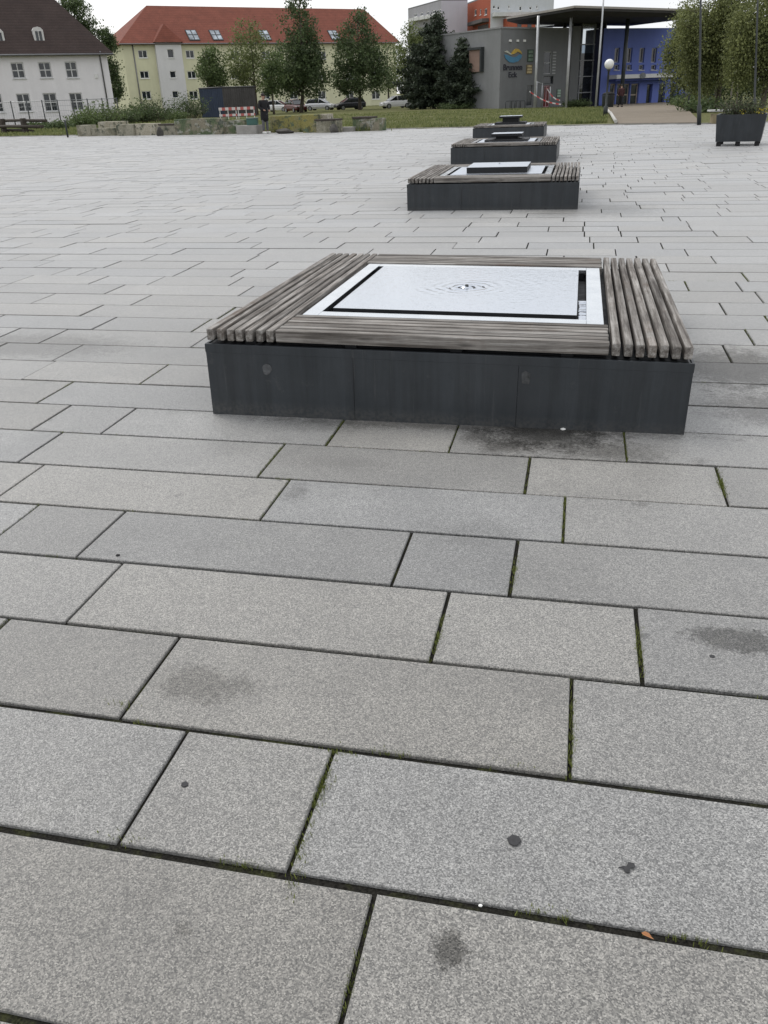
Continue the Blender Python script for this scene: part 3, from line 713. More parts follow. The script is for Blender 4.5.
gm_ = (b0+b1)/2; gw = (b1-b0)/2+.3; g0, g1 = pa.P(gm_-gw, ze, ov+.5), pa.P(gm_+gw, ze, ov+.5); ap = pa.P(gm_, ze+2.5, ov-.9); bkp = pa.P(gm_, ze+2.5, -1.6)
m.poly([g0, g1, ap]); m.poly([g0, ap, bkp, pa.P(gm_-gw, ze, -.2)]); m.poly([g1, pa.P(gm_+gw, ze, -.2), bkp, ap])
roof = m.build('roof', RED, root)
slope = Vector(((R0-e0).dot(pa.n), 0, (R0-e0).z)); 
def skylight(px, py, w, h):
    # find the point of the front roof plane on the ray
    n = (e1-e0).cross(R1-e1).normalized(); v = ray(px, py); t = (e0-EYE).dot(n)/v.dot(n); p = EYE+v*t
    if n.dot(EYE-p) < 0: n = -n
    sv = n.cross(pa.u); sv = sv if sv.z > 0 else -sv
    f = MB(); g = MB()
    f.prism([(-w/2, -h/2), (w/2, -h/2), (w/2, h/2), (-w/2, h/2)], p, pa.u, sv, n, .10); o = f.build('skylight', DARKM, roof)
    for s in (-1, 1):
        for k in (-1, 1):
            cx, cy = s*w*.24, k*h*.24
            g.prism([(cx-w*.19, cy-h*.19), (cx+w*.19, cy-h*.19), (cx+w*.19, cy+h*.19), (cx-w*.19, cy+h*.19)], p+n*.102, pa.u, sv, n, .02)
    g2 = g.build('skylight', SKYGL, roof); g2.name = 'skylight_pane'
SKYGL = m_glass('skylight glass', (.32, .36, .40), .08, .8)
for px in (192.5, 216, 264.5, 334): skylight(px, 35.5, 1.75, 2.3)
m = MB()
for px in (137.5,): 
    u = pa.uv(px, 80)[0]; m.tube([pa.P(u, -.5, .08), pa.P(u, ze-.2, .08)], .09, 6)
m.tube([e0+pa.n*.07-UPV*.1, e1+pa.n*.07-UPV*.1], .09, 6)
m.build('gutter', plain('zinc', (.20, .20, .21), .5, .4), root)

# ------------------------------------------------------------------ grey panel blocks far behind
def block(name, label, cat, A, B, C_, z1, mats, wins, group=None):
    """corner B; left face A-B, right face B-C"""
    r = thing(name, label, cat, (B.x, B.y, -1)); ps = []
    for (P0, P1), mt, wn in zip(((A, B), (B, C_)), mats, wins):
        p = Plane(P0, P1)
        if p.n.dot(EYE-p.A) < 0: p.n *= -1
        hs = [p.rect(*q) for q in wn]; m = MB(); wall_with_holes(m, p, -2, z1, hs); m.build('wall', mt, r)
        for h in hs: window(r, p, h, 1, 1, .12, dep=.12)
        ps.append(p)
    D = A+C_-B; m = MB(); m.poly([Vector((q.x, q.y, z1-.004)) for q in (A, B, C_, D)])
    for P0, P1 in ((C_, D), (D, A)): m.poly([(P0.x, P0.y, -2), (P1.x, P1.y, -2), (P1.x, P1.y, z1-.004), (P0.x, P0.y, z1-.004)])
    for P0, P1 in ((A, B), (B, C_)):
        d = (Vector((P1.x, P1.y, 0))-Vector((P0.x, P0.y, 0))); m.prism([(0, 0), (1, 0), (1, .25), (0, .25)], (P0.x, P0.y, z1), d, UPV, Vector((-d.y, d.x, 0)).normalized(), .25)
    m.build('roof', plain('flat roof felt', (.16, .16, .165), .9), r)
    return r, ps
GP1 = m_render('grey panel', (.34, .34, .36), .08); GP2 = m_render('pale lilac panel', (.52, .51, .56), .06); ORG = m_render('orange red render', (.38, .105, .06), .10); LGP = m_render('light grey panel', (.56, .58, .60), .06)
A, B, C_ = at(409, 60, 205), at(441.5, 60, 188), at(467, 60, 190)
wins = [(414+i*6.0, 13.5+0.0*i-i*1.05, 417.2+i*6.0, 17.2-i*1.05) for i in range(5)]
r, ps = block('panel_block', 'grey panel apartment block with pale lilac end wall behind the conifers', 'apartment block', A, B, C_, 1.55+(92.4-5.2)*188/1036, [GP1, GP2], [wins, []])
mm = MB()
for i in range(5):
    q = ps[0].rect(413+i*5.6, 18.2-i*1.0, 418+i*5.6, 21.5-i*1.0); bar(mm, ps[0], q[0], q[1], q[2], q[3], .05, 1.1)
mm.build('balcony', plain('pale balcony panel', (.55, .56, .55), .8), r)
A, B, C_ = at(466.6, 60, 196), at(489.5, 60, 180), at(551, 60, 184)
wins0 = [(474.5, 9.5, 476.5, 15.5), (479.8, 9, 481.2, 15), (484.5, 8.5, 487, 15), (505, 0, 505.5, .5)][:3]
wins1 = [(492.5+i*0, 5, 495.5, 9) for i in range(1)]+[(497, 6, 500, 10), (508, 5, 510, 9), (519, 6, 522, 11), (529, 6.5, 532, 10), (536, 5, 538, 9)]
r, ps = block('panel_block', 'orange and light grey apartment block rising behind the grey hall', 'apartment block', A, B, C_, 1.55+(90.6-.4)*180/1036, [ORG, LGP], [wins0, wins1])
mm = MB(); q = ps[1].rect(492, 12.5, 548, 16.5); bar(mm, ps[1], q[0], q[1], q[2], q[3], .03, 1.2); mm.build('balcony', plain('pale balcony panel', (.55, .56, .55), .8), r)
mm = MB(); q = ps[1].rect(503, 19, 530, 32); bar(mm, ps[1], q[0], q[1], q[2], q[3], .05, 2.2); pj = mm.build('projecting_bay', ORG, r)
mm = MB()
for x0 in (512, 522):
    q = ps[1].rect(x0, 24, x0+4, 30); bar(mm, ps[1], q[0], q[1], q[2], q[3], 2.21, 2.26)
mm.build('bay_window', PANE, pj)
mm = MB(); q = ps[0].rect(473, 20.5, 489, 24); bar(mm, ps[0], q[0], q[1], q[2], q[3], .05, 1.4); q = ps[0].rect(478, 25, 488.5, 32); bar(mm, ps[0], q[0], q[1], q[2], q[3], .01, .05)
mm.build('balcony', plain('dark balcony', (.10, .09, .09), .8), r)

# ------------------------------------------------------------------ grey community hall with the fountain emblem
Lc, Cc, Rc = at(440, 107, 101.5), at(499, 108, 93), at(566, 107, 99)
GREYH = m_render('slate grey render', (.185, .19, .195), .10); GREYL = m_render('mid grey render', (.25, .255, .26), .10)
root = thing('community_hall', 'flat roofed dark grey hall with emblem and lettering on its corner', 'hall', (Cc.x, Cc.y, gz(Cc.x, Cc.y)))
pL, pR = Plane(Lc, Cc), Plane(Cc, Rc)
for p in (pL, pR):
    if p.n.dot(EYE-p.A) < 0: p.n *= -1
zt = 1.55+(90.2-31)*93/1036
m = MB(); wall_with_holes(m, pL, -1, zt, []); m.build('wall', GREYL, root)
wR = [pR.rect(544, 51.5, 551.5, 74), pR.rect(543.5, 76, 553.5, 84), pR.rect(543.5, 85.5, 549.8, 107.5), pR.rect(526.5, 85, 533, 106)]
m = MB(); wall_with_holes(m, pR, -1, zt, wR); back = -(pR.n)*11
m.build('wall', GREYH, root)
m = MB(); far = Lc+(Rc-Cc); m.poly([(q.x, q.y, zt-.01) for q in (Lc, Cc, Rc, far)])
for P0, P1 in ((Rc, far), (far, Lc)): m.poly([(P0.x, P0.y, -1), (P1.x, P1.y, -1), (P1.x, P1.y, zt-.01), (P0.x, P0.y, zt-.01)])
for p in (pL, pR): m.prism([(-.06, 0), (p.L+.06, 0), (p.L+.06, .14), (-.06, .14)], p.P(0, zt, -.1), p.u, UPV, p.n, .18)
m.build('roof', plain('zinc flashing', (.24, .24, .245), .6), root)
window(root, pR, wR[0], 1, 2, .07, plain('window grey', (.42, .43, .43), .5), sill=False); window(root, pR, wR[1], 1, 1, .06, DARKM, sill=False)
d = window(root, pR, wR[2], 2, 1, .10, plain('pink door frame', (.42, .25, .27), .6), m_glass('red door glass', (.10, .012, .016), .1), sill=False, name='door')
window(root, pR, wR[3], 1, 1, .05, GREYL, m_glass('grey door glass', (.05, .055, .06), .15), sill=False, name='door')
mm = MB(); q = pR.rect(552.5, 50, 555.5, 74)
for i in range(8): bar(mm, pR, q[0], q[1]+(q[3]-q[1])*i/8, q[2], q[1]+(q[3]-q[1])*(i+.45)/8, .01, .06)
mm.build('wall_ladder', plain('ladder grey', (.38, .39, .39), .5), root)
for (x0, y0, x1, y1, c, nm) in ((527.2, 49.5, 533.2, 62, (.07, .10, .075), 'poster_panel'), (526, 64.5, 532, 74, (.25, .20, .11), 'poster_panel'), (556.5, 89, 560.5, 97.5, (.20, .26, .22), 'notice_board')):
    mm = MB(); q = pR.rect(x0, y0, x1, y1); bar(mm, pR, q[0], q[1], q[2], q[3], .01, .07); fr_ = mm.build(nm, plain('panel frame '+str(c[0]), (c[0]*.6, c[1]*.6, c[2]*.6), .6), root)
    mm = MB(); w_, h_ = q[2]-q[0], q[3]-q[1]
    for k in range(3): bar(mm, pR, q[0]+w_*.14, q[1]+h_*(.08+.31*k), q[2]-w_*.14, q[1]+h_*(.30+.31*k), .071, .09)
    mm.build('panel_sheet', plain('panel sheet '+str(c[0]), tuple(min(.6, v*1.9) for v in c), .6, var=.5, scale=4), fr_)
mm = MB()
for px in (510, 517.3, 524.2):
    q = pR.rect(px-1, 39.6, px+1, 41.8); bar(mm, pR, q[0], q[1], q[2], q[3], .01, .12)
mm.build('wall_spotlights', WHITEP, root)
q = pL.rect(471, 50, 482.5, 72); mm = MB(); bar(mm, pL, q[0], q[1], q[2], q[3], .01, .25); o = mm.build('oriel_box', plain('brown pink panel', (.27, .185, .15), .7), root)
mm = MB(); bar(mm, pL, q[0]-.1, q[3]+.003, q[2]+.25, q[3]+.22, .01, .45); bar(mm, pL, q[2]+.003, q[1], q[2]+.25, q[3], .01, .4); mm.build('oriel_frame', DARKM, o)
# emblem: yellow arc over a blue bowl, and the lettering
er = thing('hall_emblem', 'wall emblem with yellow arc, blue wave and dark Brunnen Eck lettering', 'sign', tuple(pR.P(*pR.uv(513, 60)[:1], 4.2, .02)))
def arc(cx, cz, r1, r2, a0, a1, k=14):
    return [(cx+r1*math.cos(rad(a0+(a1-a0)*i/k)), cz+r1*math.sin(rad(a0+(a1-a0)*i/k))) for i in range(k+1)]+[(cx+r2*math.cos(rad(a1+(a0-a1)*i/k)), cz+r2*math.sin(rad(a1+(a0-a1)*i/k))) for i in range(k+1)]
e = pR.rect(503.8, 47.5, 521.5, 62.8); cx, cz, rw, rh = (e[0]+e[2])/2, (e[1]+e[3])/2, (e[2]-e[0])/2, (e[3]-e[1])/2
def shape(pts, nm, mat, o=.02):
    mm = MB(); mm.prism([(cx+a*rw, cz+b*rh) for a, b in pts], pR.P(0, 0, o), pR.u, UPV, pR.n, .05); return mm.build(nm, mat, er)
shape([(-.25, .15), (-.05, .55), (.25, .85), (.6, .8), (.9, .45), (1.0, .1), (.75, .35), (.5, .45), (.3, .3), (.05, .12)], 'yellow_arc', plain('sign yellow', (.50, .34, .06), .5))
shape([(-1, .45), (-.7, .62), (-.35, .3), (-.05, -.02), (-.35, .1), (-.65, .3)], 'pale_swirl', plain('sign pale', (.45, .45, .38), .5))
shape([(-1.0, .1), (-.7, .05), (-.35, -.12), (0, -.28), (.4, -.2), (.75, .1), (1.0, .02), (.92, -.4), (.6, -.8), (.1, -1.0), (-.4, -.92), (-.8, -.5)], 'blue_wave', plain('sign blue', (.06, .20, .33), .5))
def text(s, px0, px1, pyb, hpx, mat, parent, plane, out=.03, bold=.02, name='lettering'):
    cu = bpy.data.curves.new(name, 'FONT'); cu.body = s; cu.extrude = .02; cu.offset = bold; cu.size = 1
    o = bpy.data.objects.new(name, cu); dg = bpy.context.evaluated_depsgraph_get(); COL.objects.link(o); dg.update()
    me = bpy.data.meshes.new_from_object(o.evaluated_get(bpy.context.evaluated_depsgraph_get())); bpy.data.objects.remove(o)
    xs = [v.co.x for v in me.vertices]; ys = [v.co.y for v in me.vertices]; x0, x1 = min(xs), max(xs)
    u0_, z0_ = plane.uv(px0, pyb); u1_, _ = plane.uv(px1, pyb); _, z1_ = plane.uv((px0+px1)/2, pyb-hpx)
    sx_, sy_ = (u1_-u0_)/(x1-x0), (z1_-z0_)/.72
    off = parent.location
    for v in me.vertices:
        v.co = plane.P(u0_+(v.co.x-x0)*sx_, z0_+v.co.y*sy_, out+v.co.z)-off
    me.materials.append(mat); me.name = name
    o = bpy.data.objects.new(name, me); COL.objects.link(o); o.parent = parent; return o
INK = plain('dark sign letters', (.018, .018, .03), .5)
text('Brunnen', 503.2, 522, 70.2, 6.3, INK, er, pR); text('Eck', 508.3, 517, 77.3, 5.6, INK, er, pR)

# bicycle hoops and the striped tape before the hall
for i, px in enumerate((508.5, 513.0, 517.5, 522.0)):
    g0 = ground(px, 91.5); mm = MB(); du = pR.u*.42
    mm.tube([g0-du, g0-du+UPV*.62, g0-du*.8+UPV*.72, g0+du*.8+UPV*.72, g0+du+UPV*.62, g0+du], .035, 6)
    tag(mm.build('cycle_stand', DARKM), 'dark tubular cycle stand before the grey hall wall', 'cycle stand', 'cycle stands before the grey hall')
TAPE = NT('striped tape'); tp = TAPE.obj(); wv = TAPE.math('FRACT', TAPE.math('MULTIPLY', TAPE.n('ShaderNodeSeparateXYZ', Vector=tp).outputs[0], 1.6))
TAPE.bsdf(Base__Color=TAPE.mix(TAPE.math('GREATER_THAN', wv, .5), (.62, .60, .60), (.50, .06, .06)), Roughness=.6); TAPE = TAPE.m
def tape(p, q, label):
    mm = MB(); n = 10
    pts = [p.lerp(q, i/n)-UPV*(.25*math.sin(math.pi*i/n)) for i in range(n+1)]
    for a, b in zip(pts, pts[1:]): 
        k = (b-a).normalized(); s = Vector((k.y, -k.x, 0)).normalized()*.012; t = UPV*.11
        mm.poly([a, b, b+t, a+t]); mm.poly([a+s, a+s+t, b+s+t, b+s]); mm.poly([a, a+s, b+s, b]); mm.poly([a+t, b+t, b+s+t, a+s+t])
    tag(mm.build('barrier_tape', TAPE), label, 'barrier tape')
tape(at(529.5, 92, 90), at(561, 105, 88), 'red and white barrier tape sagging low before the grey hall'); tape(at(547, 89, 90.4), at(560, 101, 89), 'shorter red and white barrier tape across the hall door')
mm = MB(); a, b = ground(540.5, 89.5), ground(535.5, 90.5)
rt_ = thing('tape_scaffold', 'thin steel frame with grey posts holding the barrier tape', 'frame', a)
for px, h in ((536, 2.4), (541.3, 2.2), (549.5, 1.9)):
    g0 = ground(px, 90.2); mm = MB(); mm.tube([g0, g0+UPV*h], .05, 6); mm.build('post', CHROME, rt_)
mm = MB(); mm.tube([ground(536, 90.2)+UPV*2.35, ground(541.3, 90.2)+UPV*2.15], .04, 6); mm.build('rail', CHROME, rt_)

# ------------------------------------------------------------------ blue building, glass link and the great canopy
Ac, Bc = at(598.5, 106, 100.5), at(720, 106, 108)
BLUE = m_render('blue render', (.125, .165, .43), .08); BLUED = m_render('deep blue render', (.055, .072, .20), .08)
pB = Plane(Ac, Bc)
if pB.n.dot(EYE-pB.A) < 0: pB.n *= -1
zt = 1.55+(85.6-30)*100.5/1036
root = thing('blue_hall', 'bright blue hall with narrow windows and glass doors under a great dark canopy', 'hall', (Ac.x, Ac.y, gz(Ac.x, Ac.y)))
wn = []
for x0 in (614.5, 627, 639.3, 651.5, 664): wn += [(x0, 47.8, x0+5.2, 62.6), (x0-.4, 64.8, x0+4.8, 70)]
dr = [(609.5, 83.6, 615.5, 105.8), (616.5, 83.6, 622.5, 105.8), (623.5, 83.6, 629.5, 105.8), (630.5, 83.6, 638.5, 105.8)]
dk = [(646.5, 84, 652, 105), (658.5, 84, 665, 105.5), (670, 84, 675.5, 104.5)]
hs = [pB.rect(*q) for q in wn+dr+dk]
m = MB(); wall_with_holes(m, pB, -1.5, zt, hs, reveal=.4); bk = -pB.n*22
for P0, P1 in ((pB.B, pB.B+bk), (pB.B+bk, pB.A+bk)): m.poly([P0-UPV*1.5, P1-UPV*1.5, P1+UPV*zt, P0+UPV*zt])
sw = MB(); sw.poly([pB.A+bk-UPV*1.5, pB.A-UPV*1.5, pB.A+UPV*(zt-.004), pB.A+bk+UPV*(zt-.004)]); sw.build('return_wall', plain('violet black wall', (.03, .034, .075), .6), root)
m.poly([pB.A+UPV*zt, pB.B+UPV*zt, pB.B+bk+UPV*zt, pB.A+bk+UPV*zt]); m.build('wall', BLUE, root)
TAN = plain('tan door frame', (.30, .25, .20), .6)
for i, h in enumerate(hs):
    if i < len(wn): window(root, pB, h, 1, 1, .10, plain('window pale grey', (.40, .40, .42), .5), m_glass('hall glass', (.035, .035, .04), .05, .7) if i % 2 == 0 and 'hg' not in MATS else PANE, sill=(i % 2 == 1), dep=.3)
    elif i < len(wn)+len(dr): window(root, pB, h, 1, 2, .14, TAN, PANE, sill=False, name='door', dep=.3)
    else: window(root, pB, h, 1, 1, .08, BLUED, PANE, sill=False, name='door', dep=.3)
q = pB.rect(609, 74.3, 668, 78.2); mm = MB(); bar(mm, pB, q[0], q[1], q[2], q[3], .01, 1.3); sg = mm.build('entrance_fascia', plain('fascia white', (.60, .60, .60), .6), root)
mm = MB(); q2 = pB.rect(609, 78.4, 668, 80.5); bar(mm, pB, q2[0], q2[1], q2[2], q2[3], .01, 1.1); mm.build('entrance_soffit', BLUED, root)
mm = MB(); c0, c1 = pB.uv(634.5, 76); mm.prism([(math.cos(t)*.42, math.sin(t)*.30) for t in [k*.524 for k in range(12)]], pB.P(c0, c1, 1.301), pB.u, UPV, pB.n, .06); mm.build('fascia_emblem', plain('grey emblem', (.16, .17, .18), .6, var=.5, scale=8), sg)
# glass link
G0, G1 = at(567, 106, 100.5), at(600.3, 106, 102.5); pG = Plane(G0, G1)
if pG.n.dot(EYE-pG.A) < 0: pG.n *= -1
zg = pG.uv(584, 22)[1]
mm = MB(); mm.poly([pG.P(0, -1), pG.P(pG.L, -1), pG.P(pG.L, zg-2.9), pG.P(0, zg-2.9)]); k0 = pG.uv(580, 60)[0]; k1 = pG.uv(593, 60)[0]
mm.poly([pG.P(0, zg-2.9), pG.P(k0, zg-2.9), pG.P(k0, zg), pG.P(0, zg)]); mm.poly([pG.P(k1, zg-2.9), pG.P(pG.L, zg-2.9), pG.P(pG.L, zg-.2), pG.P(k1, zg-.2)])
gl = mm.build('glass_wall', DARKGLASS, root)
t = NT('bright mirror glass'); t.bsdf(Base__Color=(.62, .66, .70), Metallic=.9, Roughness=.06); MIR = t.m
zs_ = pG.uv(586, 44.5)[1]
mm = MB(); mm.poly([pG.P(k0, zs_), pG.P(k1, zs_), pG.P(k1, zg), pG.P(k0, zg)]); mm.build('upper_pane', MIR, gl)
t = NT('blue mirror glass'); t.bsdf(Base__Color=(.22, .27, .33), Metallic=.9, Roughness=.08); MIR2 = t.m
mm = MB(); mm.poly([pG.P(k0, zg-2.9), pG.P(k1, zg-2.9), pG.P(k1, zs_-.03), pG.P(k0, zs_-.03)]) if zg-2.9 < zs_-.1 else None
mm.build('upper_pane', MIR2, gl)
mm = MB()
for u in (0.05, k0, k1, (k0+k1)/2*1.0+.9, pG.L-.1): bar(mm, pG, u-.06, -1, u+.06, zg, .01, .14)
for py in (44.5, 60.5, 76.5, 92.5):
    z = pG.uv(585, py)[1]; bar(mm, pG, .15, z-.05, pG.L-.15, z+.05, .145, .20)
mm.build('mullions', plain('mullion grey', (.26, .27, .29), .5), gl)
mm = MB(); q = pG.rect(567.5, 30, 576, 106); bar(mm, pG, q[0], -1, q[2], zg-.4, .21, .5); mm.build('side_wall', GREYH, root)
mm = MB(); mm.poly([pG.P(0, -1, -6), pG.P(pG.L, -1, -6), pG.P(pG.L, zg-.1, -6), pG.P(0, zg-.1, -6)]); mm.poly([pG.P(0, zg-.05), pG.P(pG.L, zg-.05), pG.P(pG.L, zg-.05, -6), pG.P(0, zg-.05, -6)]); mm.build('link_back', DARKM, root)
mm = MB(); q = pB.rect(607, 22, 613, 29.5); bar(mm, pB, q[0], q[1], q[2], q[3], -4, -2); mm.build('roof_plant', plain('pale roof plant', (.5, .5, .5), .7), root)
# canopy: a big slab with its corner towards the plaza
K = at(575, 6.5, 88); zk = K.z; K1 = EYE+ray(507, 18)*((zk-EYE.z)/ray(507, 18).z); 
K2 = EYE+ray(708, 10.5)*((zk-EYE.z)/ray(708, 10.5).z)
dl = (K1-K); dr_ = (K2-K); K3 = K1+dr_
def ext(p, q, f): return p+(q-p)*f
mm = MB(); th = .62; ins = 1.5; cen = (K+K1+K2+K3)/4
top = [K, K2, K3, K1]
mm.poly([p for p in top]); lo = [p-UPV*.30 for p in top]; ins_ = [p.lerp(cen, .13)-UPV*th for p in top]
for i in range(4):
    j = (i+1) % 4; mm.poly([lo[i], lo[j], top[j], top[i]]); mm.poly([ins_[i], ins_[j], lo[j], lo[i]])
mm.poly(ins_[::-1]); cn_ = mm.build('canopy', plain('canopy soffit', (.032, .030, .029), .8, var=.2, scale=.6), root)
mm = MB()
for a, b in ((K, K2), (K1, K)):
    d = b-a; n = Vector((d.y, -d.x, 0)).normalized(); n = n if n.dot(EYE-a) > 0 else -n
    mm.prism([(0, -.10), (1, -.10), (1, .08), (0, .08)], a+n*.005, d, UPV, n, .08)
mm.build('roof_edge', plain('pale roof edge', (.30, .28, .25), .5), cn_)
for px, py, d, mt in ((534.6, 105, 92.5, POLEW), (566, 105, 91.5, POLEW), (620.5, 106, 97, DARKM), (560.5, 104, 99, DARKM)):
    g0 = ground(px, d, py); mm = MB(); mm.tube([g0-UPV*.3, Vector((g0.x, g0.y, zk-.32))], .13 if mt is POLEW else .2, 8); mm.build('column', mt, root)
# flagpole
g0 = ground(595.6, 89, 107); mm = MB(); mm.tube([g0-UPV*.2, g0+UPV*5, g0+UPV*11.5], [.10, .09, .06], 8); fp = mm.build('flagpole', POLEW); tag(fp, 'tall pale flagpole standing before the edge of the blue wall', 'flagpole')

# ------------------------------------------------------------------ street furniture
g0 = ground(605, 54.5, 118); lr = thing('globe_lamp', 'short dark lamp post with one white globe beside the path', 'street lamp', g0)
mm = MB(); mm.lathe(g0, [(.13, 0), (.13, .5), (.06, .55), (.055, 2.35), (.10, 2.38), (.10, 2.46)], 10); mm.build('post', DARKM, lr)
mm = MB(); mm.lathe(g0+UPV*2.73, [(.27*math.sin(rad(a)), -.27*math.cos(rad(a))) for a in range(4, 180, 11)], 16); mm.build('globe', plain('white globe', (.82, .82, .80), .25, var=.03), lr)
g0 = ground(607.5, 82); br = thing('litter_bin', 'dark litter bin on the grass by the blue hall steps', 'litter bin', g0)
mm = MB(); mm.lathe(g0, [(.42, .05), (.5, .1), (.54, 1.0), (.56, 1.05)], 12); mm.build('body', DARKM, br); mm = MB(); mm.lathe(g0, [(.57, 1.06), (.45, 1.25), (.2, 1.32)], 12); mm.build('lid', RUBBER, br)
def tallpost(px, py, d, h, lean, label):
    g0 = flat(px, py) if d is None else ground(px, d, py)
    r_ = thing('lamp_mast', label, 'lamp mast', g0, 'dark lamp masts along the right edge of the plaza')
    tp_ = g0+Vector((lean, 0, h)); k_ = lambda z: g0.lerp(tp_, z/h)
    mm = MB(); mm.tube([g0, k_(.7), k_(.75), k_(3), tp_], [.085, .085, .05, .042, .03], 10); mm.build('mast', DARKM, r_)
    mm = MB(); mm.lathe(tp_, [(.05, 0), (.30, .05), (.32, .12), (.1, .22)], 12); mm.build('lamp_head', DARKM, r_)
tallpost(699, 125, None, 6.4, -.75, 'dark lamp mast at the mouth of the path')
tallpost(753.5, 119, 44.5, 6.4, -.8, 'dark lamp mast rising behind the big planter')

# planter
def planter(c, rz):
    r_ = thing('planter', 'big dark tapered planter box with leafy plants on the right of the plaza', 'planter', c, rz=rz)
    m = LMB(); a, b, h0, h1 = .55, .61, .11, .76
    lo = [(-a, -a, h0), (a, -a, h0), (a, a, h0), (-a, a, h0)]; hi = [(-b, -b, h1), (b, -b, h1), (b, b, h1), (-b, b, h1)]
    for i in range(4): j = (i+1) % 4; m.poly([lo[i], lo[j], hi[j], hi[i]])
    m.poly(lo[::-1]); w = .05; hi2 = [(x*(b-w)/b, y*(b-w)/b, h1) for x, y, _ in hi]; lo2 = [(x, y, h1-.06) for x, y, _ in hi2]
    for i in range(4): j = (i+1) % 4; m.poly([hi[i], hi[j], hi2[j], hi2[i]]); m.poly([hi2[i], hi2[j], lo2[j], lo2[i]])
    m.build('box', PLINTH, r_)
    m = LMB(); m.poly([(-b+w, -b+w, h1-.05), (b-w, -b+w, h1-.05), (b-w, b-w, h1-.05), (-b+w, b-w, h1-.05)]); m.build('soil', plain('soil', (.03, .024, .018), .95, bump=.5), r_)
    for x, y in ((-.47, -.47), (0, -.47), (.47, -.47), (-.47, .47), (.47, .47)):
        m = LMB(); m.box((x, y, .052), (.12, .12, .10), 0, .01); m.build('foot', RUBBER, r_)
    return r_
c = flat(741.5, 146.2); pr = planter((c.x, c.y+.55, 0), -.20)
def plant_clump(name, label, cat, c, r_, h, n, mat, stemmat, leaf=.07, group=None, parent=None, seed=1, spread=1.0, grass=False):
    rr_ = random.Random(seed); root = thing(name, label, cat, c, group) if parent is None else parent
    m, st = LMB(), LMB()
    for i in range(n):
        a = rr_.random()*6.283; q = math.sqrt(rr_.random())*r_; x, y = q*math.cos(a), q*math.sin(a)
        hh = h*rr_.uniform(.45, 1.0)*(1-.4*(q/r_)**2); tipx, tipy = x*(1+.35*spread)+rr_.gauss(0, .12*h), y*(1+.35*spread)+rr_.gauss(0, .12*h)
        if i % 3 == 0: st.tube([(x*.6, y*.6, -.02), ((x*.6+tipx)/2, (y*.6+tipy)/2, hh*.6), (tipx, tipy, hh)], [.012, .009, .004], 4, False)
        for k in range(7):
            f = rr_.uniform(.25, 1.05); px_, py_, pz_ = x*.6+(tipx-x*.6)*f+rr_.gauss(0, leaf), y*.6+(tipy-y*.6)*f+rr_.gauss(0, leaf), hh*f+rr_.gauss(0, leaf*.6)
            leafquad(m, Vector((px_, py_, max(.01, pz_))), leaf*rr_.uniform(.6, 1.4), rr_)
    st.build('stem', stemmat, root); m.build('foliage', mat, root); return root
def leafquad(m, p, s, rr_, droop=0.0):
    d = Vector((rr_.gauss(0, 1), rr_.gauss(0, 1), rr_.gauss(0, .7)-droop)).normalized(); e = d.orthogonal().normalized()
    e = (Matrix.Rotation(rr_.random()*6.28, 3, d) @ e)*s*.42
    d = d*s
    m.poly([p-d*.5, p+e, p+d*.5, p-e])
LEAFD = m_leaf('dark green leaves', (.032, .050, .022), (.125, .170, .072)); LEAFM = m_leaf('mid green leaves', (.040, .064, .024), (.155, .205, .08))
LEAFL = m_leaf('fresh green leaves', (.060, .085, .028), (.24, .275, .11)); LEAFO = m_leaf('olive leaves', (.045, .060, .020), (.27, .295, .12))
NEEDLE = m_leaf('dark needles', (.016, .024, .017), (.068, .088, .055), .1); BARK = m_bark('grey brown bark', (.085, .07, .055)); BARKP = m_bark('pale bark', (.22, .20, .17))
P_LEAF = m_leaf('planter leaves', (.02, .03, .016), (.10, .12, .06)); YELF = m_leaf('yellow flowers', (.40, .34, .04), (.62, .52, .08), .2)
pc = Vector((c.x, c.y+.55, .70)); plr = thing('potted_plants', 'loose leafy plants with a few yellow flowers growing in the planter', 'plants', pc)
plant_clump('', '', '', pc, .50, .55, 150, P_LEAF, BARK, .055, parent=plr, seed=4)
m = LMB(); rr_ = random.Random(9)
for i in range(34): leafquad(m, Vector((rr_.choice((-.1, .35, .42))+rr_.gauss(0, .07), rr_.uniform(-.5, -.2), rr_.uniform(.06, .18))), .05, rr_)
m.build('flowers', YELF, plr)
# pale slab and tan box behind the planter
g0 = flat(715, 123.5); b_ = thing('stone_seat', 'pale stone slab seat on a tan block behind the planter', 'seat', g0)
mm = MB(); mm.box(g0+Vector((.25, 0, .18)), (.85, .5, .36), .1, .02); mm.build('block', plain('tan block', (.24, .20, .12), .85), b_); mm = MB(); mm.box(g0+Vector((.3, 0, .48)), (1.25, .55, .07), .1, .02); mm.build('slab', plain('pale slab', (.48, .48, .46), .7), b_)

